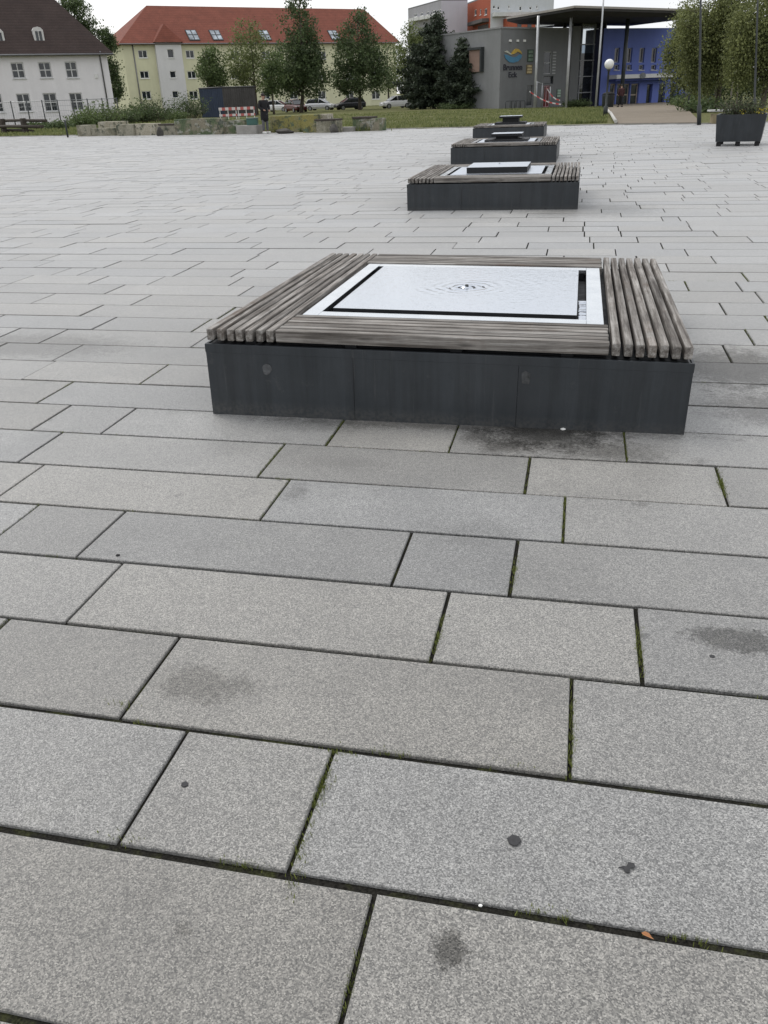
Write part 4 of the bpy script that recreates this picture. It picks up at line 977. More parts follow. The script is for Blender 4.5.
# ------------------------------------------------------------------ trees
def tree(name, label, base, blobs, n, leaf, mat, trunk_r, trunk_h, bark=BARK, seed=1, group=None, droop=0.0, clump=.6, per=14, cat='tree', fork=6, void=.75):
    """blobs: (dx, dy, z, rx, ry, rz) in metres above the base"""
    rr_ = random.Random(seed); root = thing(name, label, cat, base, group)
    t = LMB(); top = max(b[2]+b[5]*.6 for b in blobs); ctr = []
    lean = Vector((rr_.gauss(0, .03), rr_.gauss(0, .03), 0))*top
    spine = [Vector((0, 0, -.3)), Vector((0, 0, trunk_h*.5))+lean*.2, Vector((0, 0, trunk_h))+lean*.4, Vector((0, 0, (trunk_h+top)/2))+lean*.8, Vector((0, 0, top))+lean]
    t.tube(spine, [trunk_r*1.25, trunk_r, trunk_r*.85, trunk_r*.5, trunk_r*.1], 8)
    for b in blobs:
        for k in range(fork):
            tgt = Vector((b[0]+rr_.uniform(-.7, .7)*b[3], b[1]+rr_.uniform(-.7, .7)*b[4], b[2]+rr_.uniform(-.3, .8)*b[5])); z0 = max(trunk_h*.7, min(top*.9, tgt.z-rr_.uniform(.2, .5)*math.hypot(tgt.x, tgt.y)-.3))
            f = z0/top; s0 = Vector((0, 0, z0))+lean*f; md = s0.lerp(tgt, .5)+Vector((0, 0, .12*(tgt-s0).length))
            t.tube([s0, md, tgt], [trunk_r*.35*(1.1-f), trunk_r*.2, trunk_r*.04], 5, False)
    t.build('trunk', bark, root)
    m = LMB(); vol = [b[3]*b[4]*b[5] for b in blobs]; nb = sum(vol); done = 0
    for b, v in zip(blobs, vol):
        cnt = max(1, int(n/per*(v**.8)/sum(q**.8 for q in vol)))
        for i in range(cnt):
            while True:
                d = Vector((rr_.uniform(-1, 1), rr_.uniform(-1, 1), rr_.uniform(-1, 1)))
                if .05 < d.length < 1: break
            q = d.length; d = d.normalized()*(q**.45)*rr_.choice([.82, .95, 1.0, 1.08])
            c = Vector((b[0]+d.x*b[3], b[1]+d.y*b[4], b[2]+d.z*b[5]))
            if mnoise.noise(Vector((c.x, c.y, c.z*.8))*void+Vector((seed*3.1, 0, 0))) < -.20: continue
            sz = clump*rr_.uniform(.5, 1.4)
            for k in range(int(per*rr_.uniform(.5, 1.5))):
                p = c+Vector((rr_.gauss(0, sz*.5), rr_.gauss(0, sz*.5), rr_.gauss(0, sz*(.35+droop*.6))-droop*sz*.5))
                leafquad(m, p, leaf*rr_.uniform(.6, 1.4), rr_, droop)
    m.build('crown', mat, root)
    return root
def tspec(name, label, px, pyb, d, blobpx, n, leaf, mat, tr, thp, **kw):
    """crown given as survey ellipses (px, py, rx, ry) at distance d"""
    g0 = ground(px, d, pyb); mx_, mz_ = .89*d/F*1.0, d/1036.0
    R_ = Vector((math.cos(YAW), math.sin(YAW), 0)); bl = []
    for bx, by, rx, ry in blobpx:
        p = at(bx, by, d); o = p-g0; lat = o.dot(R_); dep = kw.pop('dz', 0) if False else 0
        wd_ = 1.14 if kw.get('group') == 'trees before the apartment house' else 1.04
        bl.append((R_.x*lat, R_.y*lat, p.z-g0.z, rx*mx_*wd_, rx*mx_*wd_, ry*mz_))
    return tree(name, label, g0, bl, n, leaf, mat, tr, max(.4, (pyb-thp)*mz_), **kw)
def conifer(label, px, pyb, d, pxt, pyt, rpx, n, seed, cat='conifer', group=None):
    """layered needle tree: rpx = half width in survey pixels at the widest"""
    rr_ = random.Random(seed); g0 = ground(px, d, pyb); Hh = at(pxt, pyt, d).z-g0.z; Rm = rpx*.89*d/F
    root = thing('conifer', label, cat, g0, group); R_ = Vector((math.cos(YAW), math.sin(YAW), 0)); lean = (at(pxt, pyt, d)-g0).dot(R_)*R_; lean.z = 0
    t = LMB(); t.tube([(0, 0, -.3), lean*.5+Vector((0, 0, Hh*.5)), lean+Vector((0, 0, Hh))], [.24, .14, .02], 7); m = LMB(); tot = 0
    nl = int(Hh/.42)
    for k in range(nl):
        f = (k+.5)/nl; z0 = Hh*(.06+.94*f); rad_ = Rm*((1-f)**.72)*(.55+.45*min(1, f/.18))
        nbr = max(4, int(13*(1-f)+4)); a0 = rr_.random()*6.28
        for i in range(nbr):
            a = a0+6.283*i/nbr+rr_.gauss(0, .2); L = rad_*rr_.uniform(.55, 1.18)+.12; dirv = Vector((math.cos(a), math.sin(a), 0)); o = lean*(z0/Hh)+Vector((0, 0, z0))
            tip = o+dirv*L+Vector((0, 0, L*rr_.uniform(-.18, .22)))
            t.tube([o, tip], [.035, .008], 3, False)
            c = max(3, int(n*L/(Rm*nl*8)))
            for q in range(c):
                g = rr_.uniform(.25, 1.06); w = .16+.22*(1-g); p = o.lerp(tip, g)+Vector((rr_.gauss(0, w), rr_.gauss(0, w), rr_.gauss(0, .13)-.05))
                leafquad(m, p, .20*rr_.uniform(.6, 1.5), rr_)
    t.build('trunk', BARK, root); m.build('crown', NEEDLE, root); return root
AG = 'trees before the apartment house'
tspec('broadleaf_tree', 'tallest dark green tree before the middle of the red roof', 301, 111, 112, [(299, 6, 10, 14), (298, 26, 15, 18), (299, 46, 19, 18), (297, 66, 25, 18), (305, 78, 24, 16), (288, 82, 16, 12), (313, 58, 10, 12)], 24000, .22, LEAFD, .24, 96, seed=2, group=AG, clump=.7, per=26, droop=.3)
tspec('broadleaf_tree', 'dark green pear shaped tree right of the tallest one', 360, 111, 116, [(357, 22, 10, 12), (358, 40, 17, 16), (359, 58, 22, 16), (361, 76, 25, 16), (350, 84, 14, 9), (371, 66, 12, 14)], 20000, .22, LEAFD, .22, 97, seed=3, group=AG, clump=.7, per=26, droop=.3)
tspec('broadleaf_tree', 'airy light green tree with sparse crown left of the tallest one', 257, 112, 108, [(246, 34, 11, 15), (251, 50, 17, 16), (243, 64, 18, 14), (256, 76, 18, 14), (236, 76, 10, 10)], 9500, .19, LEAFL, .17, 92, seed=4, group=AG, clump=.8, per=14)
tspec('broadleaf_tree', 'small mid green tree by the blue container', 212, 108, 106, [(212, 56, 8, 9), (211, 74, 13, 11), (206, 66, 8, 9), (216, 82, 9, 7)], 6500, .19, LEAFM, .13, 94, seed=5, group=AG, clump=.6, per=14)
tspec('broadleaf_tree', 'low green tree between the airy and the tallest tree', 274, 113, 104, [(274, 76, 10, 14), (276, 62, 7, 10), (270, 88, 8, 8)], 4600, .19, LEAFM, .13, 98, seed=6, group=AG, clump=.7)
tspec('broadleaf_tree', 'thin grey green tree behind the white saloon', 389, 109, 135, [(390, 60, 11, 20), (385, 80, 12, 12), (396, 76, 9, 12)], 5200, .20, LEAFM, .15, 92, seed=7, group=AG, clump=.9)
tspec('broadleaf_tree', 'bright green tree top beside the dark conifers', 413, 108, 122, [(414, 34, 9, 11), (409, 52, 11, 14), (418, 48, 9, 13), (407, 74, 12, 14)], 9000, .20, LEAFL, .18, 92, seed=8, group=AG, clump=.7)
CG = 'dark conifers left of the grey hall'
conifer('tall dark conifer beside the pale lilac end wall', 434, 109, 102, 437, 12, 41, 56000, 9, group=CG)
conifer('shorter dark conifer touching the grey hall wall', 467, 108, 98, 464, 37, 29, 34000, 10, group=CG)
conifer('low dark conifer on the left of the tall one', 425, 109, 106, 417, 44, 17, 18000, 31, group=CG)
BG_ = 'trees behind the white house'
tspec('broadleaf_tree', 'dark tree showing over the end of the brown roof', 84, 108, 122, [(76, 8, 13, 8), (84, 22, 10, 8), (92, 34, 8, 6), (68, 0, 10, 8), (74, 30, 12, 12)], 8500, .21, LEAFD, .3, 80, seed=11, group=BG_, clump=.7)
tspec('broadleaf_tree', 'dark tree filling the gap between white and yellow house', 115, 108, 128, [(110, 48, 5, 12), (112, 66, 5, 14), (115, 88, 6, 14), (106, 38, 5, 8)], 9000, .22, LEAFD, .22, 92, seed=12, group=BG_, clump=.7)
RG = 'olive green trees at the right of the path'
tspec('broadleaf_tree', 'front olive tree with hanging twigs beside the path', 716, 116, 56, [(712, 14, 20, 18), (703, 36, 20, 18), (722, 48, 20, 18), (728, 4, 22, 18), (694, 58, 15, 17), (709, 72, 18, 13), (688, 22, 10, 14)], 44000, .105, LEAFO, .14, 88, seed=13, group=RG, clump=.5, droop=1.0, per=22, fork=12)
tspec('broadleaf_tree', 'olive tree at the right border behind the planter', 760, 117, 52, [(758, 10, 24, 22), (748, 38, 20, 18), (772, 44, 24, 22), (756, 66, 20, 15), (790, 20, 24, 26), (738, 62, 12, 12)], 44000, .10, LEAFO, .15, 88, seed=14, group=RG, clump=.5, droop=1.0, per=22, fork=9)
tspec('broadleaf_tree', 'dim olive tree hiding the right end of the blue hall', 690, 110, 84, [(690, 20, 14, 16), (684, 44, 15, 16), (678, 66, 14, 15), (696, 70, 18, 16), (669, 54, 7, 13), (672, 82, 8, 8)], 19000, .15, LEAFO, .2, 94, seed=15, group=RG, clump=.6, droop=.8, per=16)
tspec('broadleaf_tree', 'dark tree deep in the shade between the olive trees', 738, 112, 75, [(738, 62, 28, 22), (728, 86, 28, 12), (765, 84, 24, 14), (714, 84, 16, 12)], 22000, .15, LEAFD, .2, 98, seed=16, group=RG, clump=.7)
# leaning stakes by the young trees
for i, (x0, y0, x1, y1, d) in enumerate(((715, 108, 716.5, 78, 57), (729, 108, 733, 82, 57.5), (737, 107, 738.5, 78, 58), (761, 103, 764, 78, 53), (709, 110, 707, 84, 58.5))):
    g0 = ground(x0, d, y0); tp_ = at(x1, y1, d); mm = MB(); mm.tube([g0-UPV*.1, Vector((tp_.x, tp_.y, tp_.z))], [.05, .045], 6)
    tag(mm.build('tree_stake', BARKP), 'pale leaning wooden stake under the olive trees', 'stake', 'wooden stakes under the olive trees')
SHR = 'shrubs along the right side of the path'
for i, (px, d, r_, h, lab) in enumerate(((688, 78, 1.2, 1.0, 'low green shrub nearest the blue hall wall'), (681, 84, 1.2, 1.3, 'dark shrub at the foot of the blue wall'), (700, 62, 1.0, .8, 'low shrub behind the mast at the path mouth'), (708, 54, 1.2, .7, 'small shrub left of the pale stone seat'), (694, 70, 1.2, 1.1, 'middle shrub of the row along the path'))):
    g0 = ground(px, d, 110); plant_clump('shrub', lab, 'shrub', g0, r_, h, 170, (LEAFM, LEAFD)[i % 2], BARK, .16, SHR, seed=50+i)
for i, px in enumerate((680.5, 684, 687.5)):
    g0 = ground(px, 70-i*5.5, 110); mm = MB(); mm.lathe(g0-UPV*.1, [(.06, 0), (.06, 1.1), (.03, 1.18)], 8); tag(mm.build('bollard', DARKM), 'slim dark bollard at the right side of the path', 'bollard', 'bollards at the right side of the path')

# hedge plants and weeds at left
HG = 'shrubs growing before the houses'
for i, (px, d, r_, h, mt, lab) in enumerate(((55, 70, .9, .7, LEAFD, 'low shrub below the second window of the white house'), (84, 74, 1.1, 1.5, LEAFM, 'green shrub below the drainpipe of the white house'), (101, 76, 1.5, 2.0, LEAFM, 'tallest shrub before the corner of the white house'),
   (120, 80, 1.3, 1.6, LEAFD, 'dark shrub between the two houses'), (137, 84, 1.3, 1.9, LEAFM, 'green shrub before the left end of the yellow house'), (152, 84, 1.6, 2.5, LEAFD, 'bushy dark shrub before the grey stair bay'), (172, 90, 1.2, 1.1, LEAFM, 'low shrub right of the grey stair bay'),
   (190, 95, 1.5, 2.9, LEAFD, 'tall shrub left of the blue container'), (33, 72, .9, .6, LEAFD, 'flat dark shrub below the first window'), (576, 94, 1.2, .8, LEAFD, 'low dark shrub at the foot of the glass link'), (456, 97, 1.8, .8, LEAFD, 'dark ground shrub under the conifers'))):
    plant_clump('shrub', lab, 'shrub', ground(px, d, 112), r_, h, 340, mt, BARK, .13, HG, seed=70+i)

# wire fence before the white house
A, B = ground(-20, 80), ground(118, 84); fr_ = thing('wire_fence', 'wire mesh fence with dark posts before the white house', 'fence', A)
pf = Plane(A, B); n = 9
for k in range(n+1):
    mm = MB(); p = A.lerp(B, k/n); p.z = gz(p.x, p.y); mm.tube([p-UPV*.2, p+UPV*2.2], .05, 6); mm.build('post', DARKM, fr_)
mm = MB()
for z in (.1, .5, .9, 1.3, 1.7, 2.12): mm.tube([A+UPV*z, B+UPV*z], .010 if z < 2 else .025, 4)
for k in range(60): p = A.lerp(B, (k+.5)/60); mm.tube([p+UPV*.05, p+UPV*2.1], .006, 3)
mm.build('mesh', CHROME, fr_)

# low graffiti walls along the plaza edge
G1_ = m_graffiti('graffiti green', (.24, .22, .165), (.10, .135, .075), (.36, .36, .32)); G2_ = m_graffiti('graffiti tan', (.31, .295, .235), (.20, .19, .14), (.33, .31, .25)); G3_ = m_graffiti('graffiti yellow', (.25, .235, .15), (.26, .235, .085), (.09, .14, .11)); G4_ = m_graffiti('painted cream', (.42, .39, .31), (.36, .33, .26), (.46, .44, .38))
WG = 'low painted concrete walls along the plaza edge'
def lowwall(x0, x1, yt, yb, mat, label, dd=0.0, dep=.55, plank=None, h=None):
    p0, p1 = flat(x0, yb), flat(x1, yb-(x1-x0)*.017); 
    o = Vector((FH.x, FH.y, 0))*dd; p0, p1 = p0+o, p1+o
    z = at((x0+x1)/2, yt, ahead(*(p0.lerp(p1, .5))[:2])).z
    r_ = thing('concrete_wall', label, 'low wall', p0.lerp(p1, .5), WG); L = (p1-p0).length; rz = math.atan2(p1.y-p0.y, p1.x-p0.x)
    M = Matrix.Translation(p0.lerp(p1, .5)+Vector((FH.x, FH.y, 0))*dep/2+UPV*(z/2-.05)) @ Matrix.Rotation(rz, 4, 'Z')
    m = MB(); m.box(None, (L, dep, z+.10), 0, .025, M); m.build('block', mat, r_)
    if plank:
        a, b, th = plank; q0, q1 = p0.lerp(p1, a), p0.lerp(p1, b); M2 = Matrix.Translation(q0.lerp(q1, .5)+Vector((FH.x, FH.y, 0))*dep/2+UPV*(z+th/2+.003)) @ Matrix.Rotation(rz, 4, 'Z')
        m = MB(); m.box(None, ((q1-q0).length, dep+.12, th), 0, .015, M2); m.build('seat_plank', TIMBER, r_)
lowwall(80, 93, 125, 136.3, G2_, 'leftmost low wall, rough tan block with graffiti'); lowwall(93.5, 118, 128, 136, G2_, 'long low tan wall behind the leftmost block')
lowwall(94, 117, 121.8, 135, G4_, 'cream block standing behind the long tan wall', 1.6, .7); lowwall(118.5, 135.5, 124.2, 136, G2_, 'tan wall right of the cream block', .2)
lowwall(136, 156, 123.6, 135.8, G4_, 'pale cream wall below the grey stair bay', .5); lowwall(161, 177.5, 125.2, 135.4, G2_, 'short wall with a dark seat plank on top', .3, plank=(0, 1, .07))
lowwall(178, 226, 118.6, 135, G1_, 'longest low wall with green and tan graffiti'); lowwall(226.5, 247, 120, 134.3, G1_, 'green painted wall left of the teal bin', .4)
lowwall(272, 305, 115.6, 133, G3_, 'yellow green painted wall right of the standing person', .6); lowwall(305.5, 319, 114.5, 132.8, G3_, 'tall yellow painted block beside the white topped one', .1)
lowwall(319.5, 330.5, 114.0, 132.4, G4_, 'white topped block at the end of the yellow wall', .8); lowwall(320, 340, 120.6, 132.2, G2_, 'low block with dark seat plank before the white one', -.6, .6, plank=(-.05, 1, .07))
lowwall(341, 355, 127, 131.8, CONC, 'very low bare concrete kerb block', .1); lowwall(355.5, 384, 118.4, 131.2, G1_, 'rightmost low wall with dark plank and pale graffiti', .1, plank=(0, .68, .08))
lowwall(240, 260, 125.3, 134.2, CONC, 'bare grey block carrying a teal crate beside the standing person', -.1, .7)
ROCK = plain('dark rock', (.07, .066, .06), .9, var=.4, bump=.6)
def boulder(px, py, s, label):
    c = flat(px, py); bm = bmesh.new(); bmesh.ops.create_icosphere(bm, subdivisions=3, radius=1); rr_ = random.Random(px)
    k = [Vector((rr_.gauss(0, 1), rr_.gauss(0, 1), rr_.gauss(0, 1))).normalized() for _ in range(9)]
    for v in bm.verts:
        f = min(1.0, min(.72/max(.05, v.co.dot(q)) for q in k)); v.co = Vector((v.co.x*f*s[0], v.co.y*f*s[1], v.co.z*f*s[2]))
    me = bpy.data.meshes.new('boulder'); bm.to_mesh(me); bm.free(); me.materials.append(ROCK)
    o = bpy.data.objects.new('boulder', me); COL.objects.link(o); o.location = (c.x, c.y, s[2]*.5); tag(o, label, 'boulder')
boulder(160.5, 135.8, (.22, .22, .30), 'dark boulder between the cream wall and the planked one'); boulder(334, 132.6, (.25, .25, .28), 'dark boulder before the low planked block'); boulder(285, 133.6, (.5, .3, .16), 'flat dark boulder right of the standing person')
# teal bin
c = flat(253, 134.0)+FH*.25; zc = at(250, 125.3, ahead(c.x, c.y)-.2).z+.004; tb = thing('crate', 'dull teal crate with a grey lid resting on the bare block', 'crate', (c.x, c.y, zc))
mm = MB(); mm.box((c.x, c.y, zc+.14), (.52, .42, .28), .2, .02); mm.build('body', plain('teal plastic', (.05, .125, .105), .6), tb); mm = MB(); mm.box((c.x, c.y, zc+.305), (.56, .46, .045), .2, .012); mm.build('lid', plain('grey lid', (.12, .17, .16), .6), tb)

# timber seat at the far left, thin post
c0, c1 = flat(-14, 134), flat(46, 133.6); ts = thing('timber_bench', 'dark rough timber bench at the left border of the plaza edge', 'bench', c0)
u_ = (c1-c0).normalized(); L = (c1-c0).length; rz = math.atan2(u_.y, u_.x); bk_ = Vector((-u_.y, u_.x, 0))
for f in (.33, .68):
    p = c0+u_*L*f; mm = MB(); mm.box(p+UPV*.45, (.26, .3, .96), rz, .02); mm.build('post', TIMBER, ts)
for z, o, l0, l1, nm in ((.80, .2, .1, 1.0, 'back_rail'), (.46, -.2, .02, .98, 'seat_beam'), (.46, .12, .02, .95, 'seat_beam'), (.2, .25, .3, .75, 'back_rail')):
    p, q = c0+u_*L*l0+bk_*o+UPV*z, c0+u_*L*l1+bk_*o+UPV*(z-.05); mm = MB(); mm.tube([p, p.lerp(q, .5)+UPV*.03, q], [.10, .085, .09], 8); mm.build(nm, TIMBER, ts)
c = flat(68, 137.4); mm = MB(); mm.lathe(c, [(.05, 0), (.05, .84), (.02, .88)], 8); tag(mm.build('marker_post', DARKM), 'thin dark post standing alone on the plaza edge at left', 'post')

# site container and striped barriers
A, B, C_ = ground(201, 100), ground(224, 97.5), ground(256.5, 101); ct = thing('site_container', 'dark blue site container with brown black long side under the trees', 'container', B)
for (P0, P1), mt, nm in (((A, B), plain('container blue', (.03, .045, .08), .5, var=.25, scale=1), 'end_wall'), ((B, C_), plain('container dark', (.06, .056, .056), .6, var=.3, scale=1), 'side_wall')):
    p = Plane(P0, P1); p.n = p.n if p.n.dot(EYE-p.A) > 0 else -p.n; mm = MB(); k = int(p.L/.3); h_ = 2.75
    for i in range(k):
        a, b = p.L*i/k, p.L*(i+1)/k; w4 = (b-a)/4
        pts = [(a, 0), (a+w4, 0), (a+w4*1.5, -.05), (a+w4*3, -.05), (b-w4*.5, 0), (b, 0)]
        for (q, o), (r2, o2) in zip(pts, pts[1:]): mm.poly([p.P(q, -.4, o), p.P(r2, -.4, o2), p.P(r2, h_, o2), p.P(q, h_, o)])
    mm.build(nm, mt, ct)
D = A+C_-B; mm = MB(); mm.poly([(q.x, q.y, 2.78) for q in (A, B, C_, D)])
for P0, P1 in ((C_, D), (D, A)): mm.poly([(P0.x, P0.y, -.4), (P1.x, P1.y, -.4), (P1.x, P1.y, 2.78), (P0.x, P0.y, 2.78)])
for P0, P1 in ((A, B), (B, C_)): mm.tube([(P0.x, P0.y, 2.74), (P1.x, P1.y, 2.74)], .07, 4)
mm.build('roof', plain('container roof', (.06, .06, .065), .6), ct)
BAR = NT('red white board'); q = BAR.n('ShaderNodeSeparateXYZ', Vector=BAR.obj()); w_ = BAR.math('FRACT', BAR.math('MULTIPLY', q.outputs[0], 1.7)); BAR.bsdf(Base__Color=BAR.mix(BAR.math('GREATER_THAN', w_, .5), (.62, .58, .58), (.46, .12, .11)), Roughness=.5); BAR = BAR.m
for i, (x0, x1) in enumerate(((218.5, 236.5), (237, 254.5))):
    a, b = ground(x0, 84), ground(x1, 84); rb = thing('site_barrier', ('left red and white striped barrier fence before the container', 'right red and white striped barrier fence beside the standing person')[i], 'barrier', a, 'striped site barriers')
    M = lambda z, h: (a.lerp(b, .5)+UPV*z, ((b-a).length, .06, h))
    rz = math.atan2(b.y-a.y, b.x-a.x)
    for z, h in ((.92, .24), (.40, .20)):
        mm = MB(); p_, s_ = M(z, h); mm.box(p_, s_, rz, .01); mm.build('board', BAR, rb)
    for f in (.05, .5, .95):
        mm = MB(); mm.box(a.lerp(b, f)+UPV*.5+FH*.05, (.06, .05, 1.05), rz); mm.build('upright', WHITEP, rb)
    for f in (.1, .9):
        mm = MB(); mm.box(a.lerp(b, f)+UPV*.02, (.3, .8, .12), rz, .02); mm.build('foot', RUBBER, rb)

# ------------------------------------------------------------------ parked cars
def car(px, d, rz, paint, label, estate=True, s=1.0):
    g0 = ground(px, d, 111); r_ = thing('parked_car', label, 'car', g0, 'cars parked under the trees', rz)
    r_.scale = (s, s, s)
    hw = .86
    def loft(m, st, smooth=True):
        rings = []
        for x, z0, z1, w in st:
            rings.append([(x, -w*.92, z0), (x, -w, z0+(z1-z0)*.35), (x, -w*.97, z0+(z1-z0)*.8), (x, -w*.82, z1), (x, w*.82, z1), (x, w*.97, z0+(z1-z0)*.8), (x, w, z0+(z1-z0)*.35), (x, w*.92, z0)])
        for a, b in zip(rings, rings[1:]):
            for i in range(8): m.poly([a[i], b[i], b[(i+1) % 8], a[(i+1) % 8]], smooth and False)
        m.poly(rings[0]); m.poly(rings[-1][::-1])
    m = LMB(); loft(m, [(-2.08, .38, .80, .74), (-2.0, .28, .93, .84), (-1.3, .24, .95, hw), (0, .24, .94, hw), (.9, .24, .93, hw), (1.3, .25, .88, hw), (1.85, .28, .76, .82), (2.1, .36, .62, .70)])
    tail = -1.95 if estate else -1.35
    loft2 = [(tail, .93, 1.02, .74), (tail+.35, .93, 1.42, .70), (-.4, .93, 1.49, .69), (.25, .93, 1.45, .68), (1.15, .9, .96, .72)]
    roof = [(tail+.30, 1.40, 1.46, .60), (-.4, 1.46, 1.52, .60), (.28, 1.42, 1.48, .58)]
    loft(m, roof); 
    for sy in (-1, 1):
        for x0, x1, xa, xb in ((tail+.02, tail+.36, 0, 0), (-.05, .02, 0, 0), (1.13, .26, 0, 0)):
            m.tube([(x0, sy*.73, .94), (x1, sy*.62, 1.44)], .035, 5)
    m.build('body', paint, r_)
    g = LMB(); loft(g, loft2); g.build('windows', PANE, r_)
    for x in (-1.28, 1.30):
        for sy in (-1, 1):
            w = LMB(); w.tube([(x, sy*.70, .31), (x, sy*.88, .31)], .31, 16); wo_ = w.build('wheel', RUBBER, r_)
            w = LMB(); w.tube([(x, sy*.87, .31), (x, sy*.895, .31)], .20, 12); w.build('rim', CHROME, wo_)
    for sy in (-1, 1):
        l_ = LMB(); l_.box((1.97, sy*.58, .70), (.22, .30, .13), 0, .02); l_.build('headlight', plain('lamp glass', (.6, .6, .62), .15), r_)
        l_ = LMB(); l_.box((-2.03, sy*.64, .80), (.10, .22, .20), 0, .02); l_.build('tail_light', plain('tail lamp', (.25, .02, .02), .25), r_)
    return r_
SILV = plain('silver car paint', (.52, .53, .55), .25, .3, .05); WHT = plain('white car paint', (.72, .72, .72), .25, 0, .04); DKC = plain('dark car paint', (.02, .022, .026), .25, 0, .1); REDC = plain('dark red car paint', (.10, .018, .016), .3, 0, .1)
car(321, 128, YAW-.35, SILV, 'silver estate car parked between the two dark trees'); car(396, 122, YAW+math.pi+.35, WHT, 'white saloon parked left of the conifers', False)
car(420, 127, YAW+math.pi+.5, SILV, 'silver car half hidden by the conifer trunk', True); car(350, 124, YAW+math.pi+.4, DKC, 'black car in the shade of the pear shaped tree', True, 1.0)
car(296, 118, YAW-1.1, REDC, 'dark red car behind the tallest tree trunk', True, 1.0); car(278, 132, YAW-.35, WHT, 'white car nearly hidden behind the standing person', True)

# ------------------------------------------------------------------ people
def person(base, label, face, coat, trousers, hair, pose, shoe, shirtlen=.80):
    r_ = thing('person', label, 'person', base, rz=face)
    # local: facing +Y
    def skin(name, verts, edges, radii, mat, sub=1, rootv=0, parent=r_):
        me = bpy.data.meshes.new(name); me.from_pydata(verts, edges, []); me.materials.append(mat)
        o = bpy.data.objects.new(name, me); COL.objects.link(o); o.parent = parent
        md = o.modifiers.new('skin', 'SKIN'); md.use_smooth_shade = True; sv_ = me.skin_vertices[0].data
        for v, r in zip(sv_, radii): v.radius = r if isinstance(r, tuple) else (r, r); v.use_root = False
        sv_[rootv].use_root = True
        s_ = o.modifiers.new('sub', 'SUBSURF'); s_.levels = sub; s_.render_levels = sub; return o
    ls = pose.get('stance', .11); st = pose.get('step', 0.0)
    LA = pose.get('larm', [(-.20, 0, 1.42), (-.25, -.03, 1.14), (-.20, .10, .93)]); RA = pose.get('rarm', [(.20, 0, 1.42), (.25, -.03, 1.14), (.22, .05, .88)])
    SK = plain('skin', (.42, .26, .19), .55)
    V = [(0, 0, .95), (0, 0, 1.15), (0, .0, 1.38), (0, -.005, 1.50), (0, .02, 1.58), (0, .02, 1.66), (0, .01, 1.74),
         (-.10, 0, .90), (-ls, st*.5+.02, .50), (-ls, st, .08), (-ls-.01, st+.14, .03), (.10, 0, .90), (ls, -st*.5+.02, .50), (ls, -st, .08), (ls+.01, -st+.14, .03)]+LA+RA
    nL, nR = 15, 18
    def hand(a, b):
        d = (Vector(b)-Vector(a)).normalized(); return tuple(Vector(b)+d*.09)
    V += [hand(LA[1], LA[2]), hand(RA[1], RA[2])]
    E = [(0, 1), (1, 2), (2, 3), (3, 4), (4, 5), (5, 6), (0, 7), (7, 8), (8, 9), (9, 10), (0, 11), (11, 12), (12, 13), (13, 14), (2, 15), (15, 16), (16, 17), (2, 18), (18, 19), (19, 20), (17, 21), (20, 22)]
    rd = [(.14, .11), (.13, .10), (.15, .10), .055, .075, .088, .06, .085, .058, .042, .03, .085, .058, .042, .03, .055, .043, .034, .055, .043, .034, .030, .030]
    body = skin('body', V, E, rd, SK)
    # clothes
    c_ = [(0, 0, shirtlen), (0, 0, 1.0), (0, 0, 1.2), (0, 0, 1.40), (0, -.005, 1.485)]+LA+RA
    Ec = [(0, 1), (1, 2), (2, 3), (3, 4), (3, 5), (5, 6), (6, 7), (3, 8), (8, 9), (9, 10)]
    skin('jacket', c_, Ec, [(.24, .19), (.22, .17), (.20, .15), (.20, .14), .075, .085, .072, .058, .085, .072, .058], coat)
    t_ = [(0, 0, .98), (-.10, 0, .88), (-ls, st*.5+.02, .50), (-ls, st, .10), (.10, 0, .88), (ls, -st*.5+.02, .50), (ls, -st, .10)]
    skin('trousers', t_, [(0, 1), (1, 2), (2, 3), (0, 4), (4, 5), (5, 6)], [(.15, .12), .10, .075, .062, .10, .075, .062], trousers)
    for s, yy in ((-1, st), (1, -st)):
        m = LMB(); m.box((s*ls, yy+.07, .05), (.10, .28, .10), 0, .03); m.build('shoe', shoe, r_)
    m = LMB(); m.lathe((0, .005, 1.69), [(.098*math.sin(rad(a)), .098*math.cos(rad(a))*1.05) for a in range(112, 2, -11)], 14); m.build('hair', hair, r_)
    f = LMB(); f.box((0, .112, 1.645), (.024, .03, .045), 0, .008); f.build('nose', SK, body)
    for s in (-1, 1):
        f = LMB(); f.box((s*.034, .100, 1.672), (.026, .012, .012), 0, .003); f.build('eye', RUBBER, body)
        f = LMB(); f.box((s*.090, .01, 1.65), (.018, .035, .055), 0, .006); f.build('ear', SK, body)
    f = LMB(); f.box((0, .098, 1.602), (.045, .012, .010), 0, .003); f.build('mouth', plain('lips', (.30, .13, .11), .5), body)
    return r_
BLK = plain('black cloth', (.012, .012, .014), .85, var=.3, scale=8); GRY = plain('grey denim', (.11, .11, .12), .85, var=.2, scale=8); HAIR = plain('dark hair', (.018, .013, .010), .6)
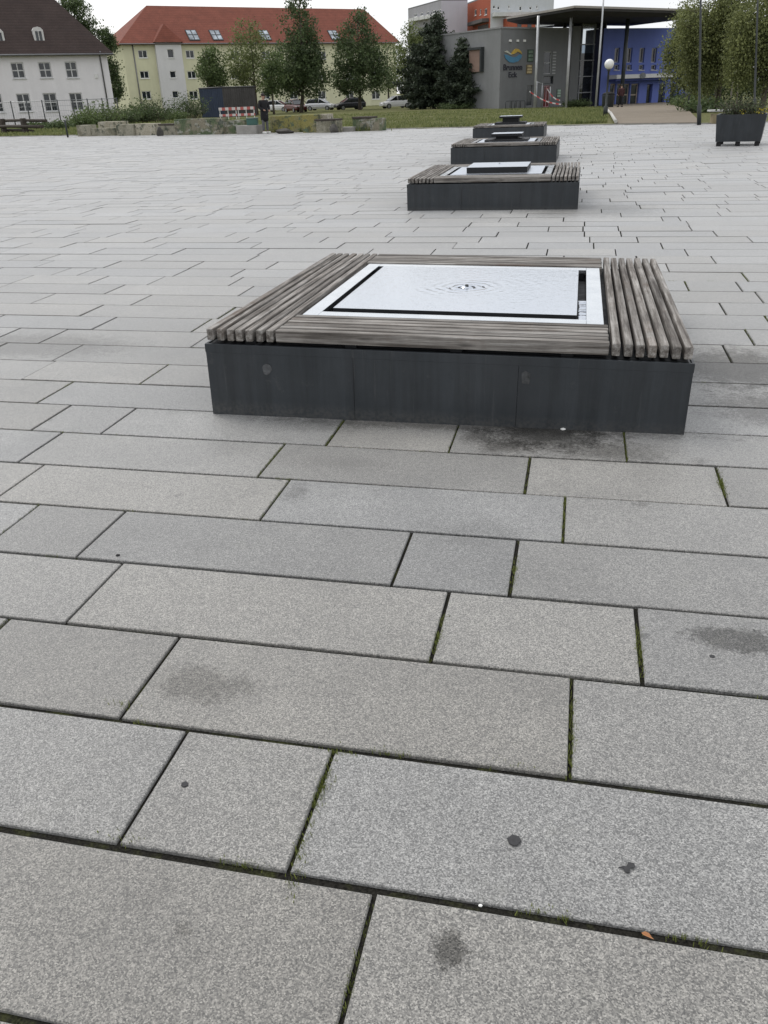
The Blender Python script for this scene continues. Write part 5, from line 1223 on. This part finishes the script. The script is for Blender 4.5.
c = flat(266, 133.6); person(c, 'person in a long black jacket and grey trousers standing at the plaza edge', math.pi+YAW+.7, BLK, GRY, HAIR, {'larm': [(-.21, 0, 1.42), (-.29, .02, 1.15), (-.17, .20, 1.02)], 'rarm': [(.21, 0, 1.42), (.29, .02, 1.15), (.15, .22, 1.05)]}, WHITEP, .50)
c = ground(620, 80.5, 108); person((c.x, c.y, c.z+.10), 'person in dark reddish clothes walking up the path to the blue hall', YAW+.15, plain('dark red cloth', (.05, .018, .02), .85), BLK, HAIR, {'step': .16}, RUBBER)

# ------------------------------------------------------------------ lawn grass
gb = MB(); rr_ = random.Random(77)
GRASS = m_leaf('grass blades', (.07, .10, .03), (.26, .27, .115), .3)
cnt = 0
while cnt < 42000:
    px = rr_.uniform(-20, 700); d = 42+46*rr_.random()**1.6
    p = at(px, 110, d)
    if p.y < edge_y(p.x)+.35 or (608 < px < 702): continue
    n_ = math.sin(p.x*.7)*math.sin(p.y*.6+1)+rr_.gauss(0, .5)
    if n_ < -.6: continue
    z = gz(p.x, p.y)+.03; s = rr_.uniform(.05, .16)*(1.5 if px < 230 else 1); a = rr_.random()*6.28; w = s*.35
    ox, oy = math.cos(a)*w, math.sin(a)*w; lx, ly = rr_.gauss(0, s*.4), rr_.gauss(0, s*.4)
    gb.poly([(p.x-ox, p.y-oy, z-.03), (p.x+ox, p.y+oy, z-.03), (p.x+lx, p.y+ly, z+s)]); cnt += 1
for _ in range(2600):
    px = rr_.uniform(50, 392); p = flat(px, 136.6-px*.0155); p = p+FH*rr_.uniform(-.25, .25)
    if mnoise.noise(Vector((p.x*.8, 3, 0))) < -.05: continue
    s = rr_.uniform(.08, .26); a = rr_.random()*6.28; w = s*.22; ox, oy = math.cos(a)*w, math.sin(a)*w
    gb.poly([(p.x-ox, p.y-oy, -.01), (p.x+ox, p.y+oy, -.01), (p.x+rr_.gauss(0, s*.4), p.y+rr_.gauss(0, s*.4), s)])
tag(gb.build('grass', GRASS), 'short uneven grass of the lawn beyond the plaza', 'grass', kind='stuff')
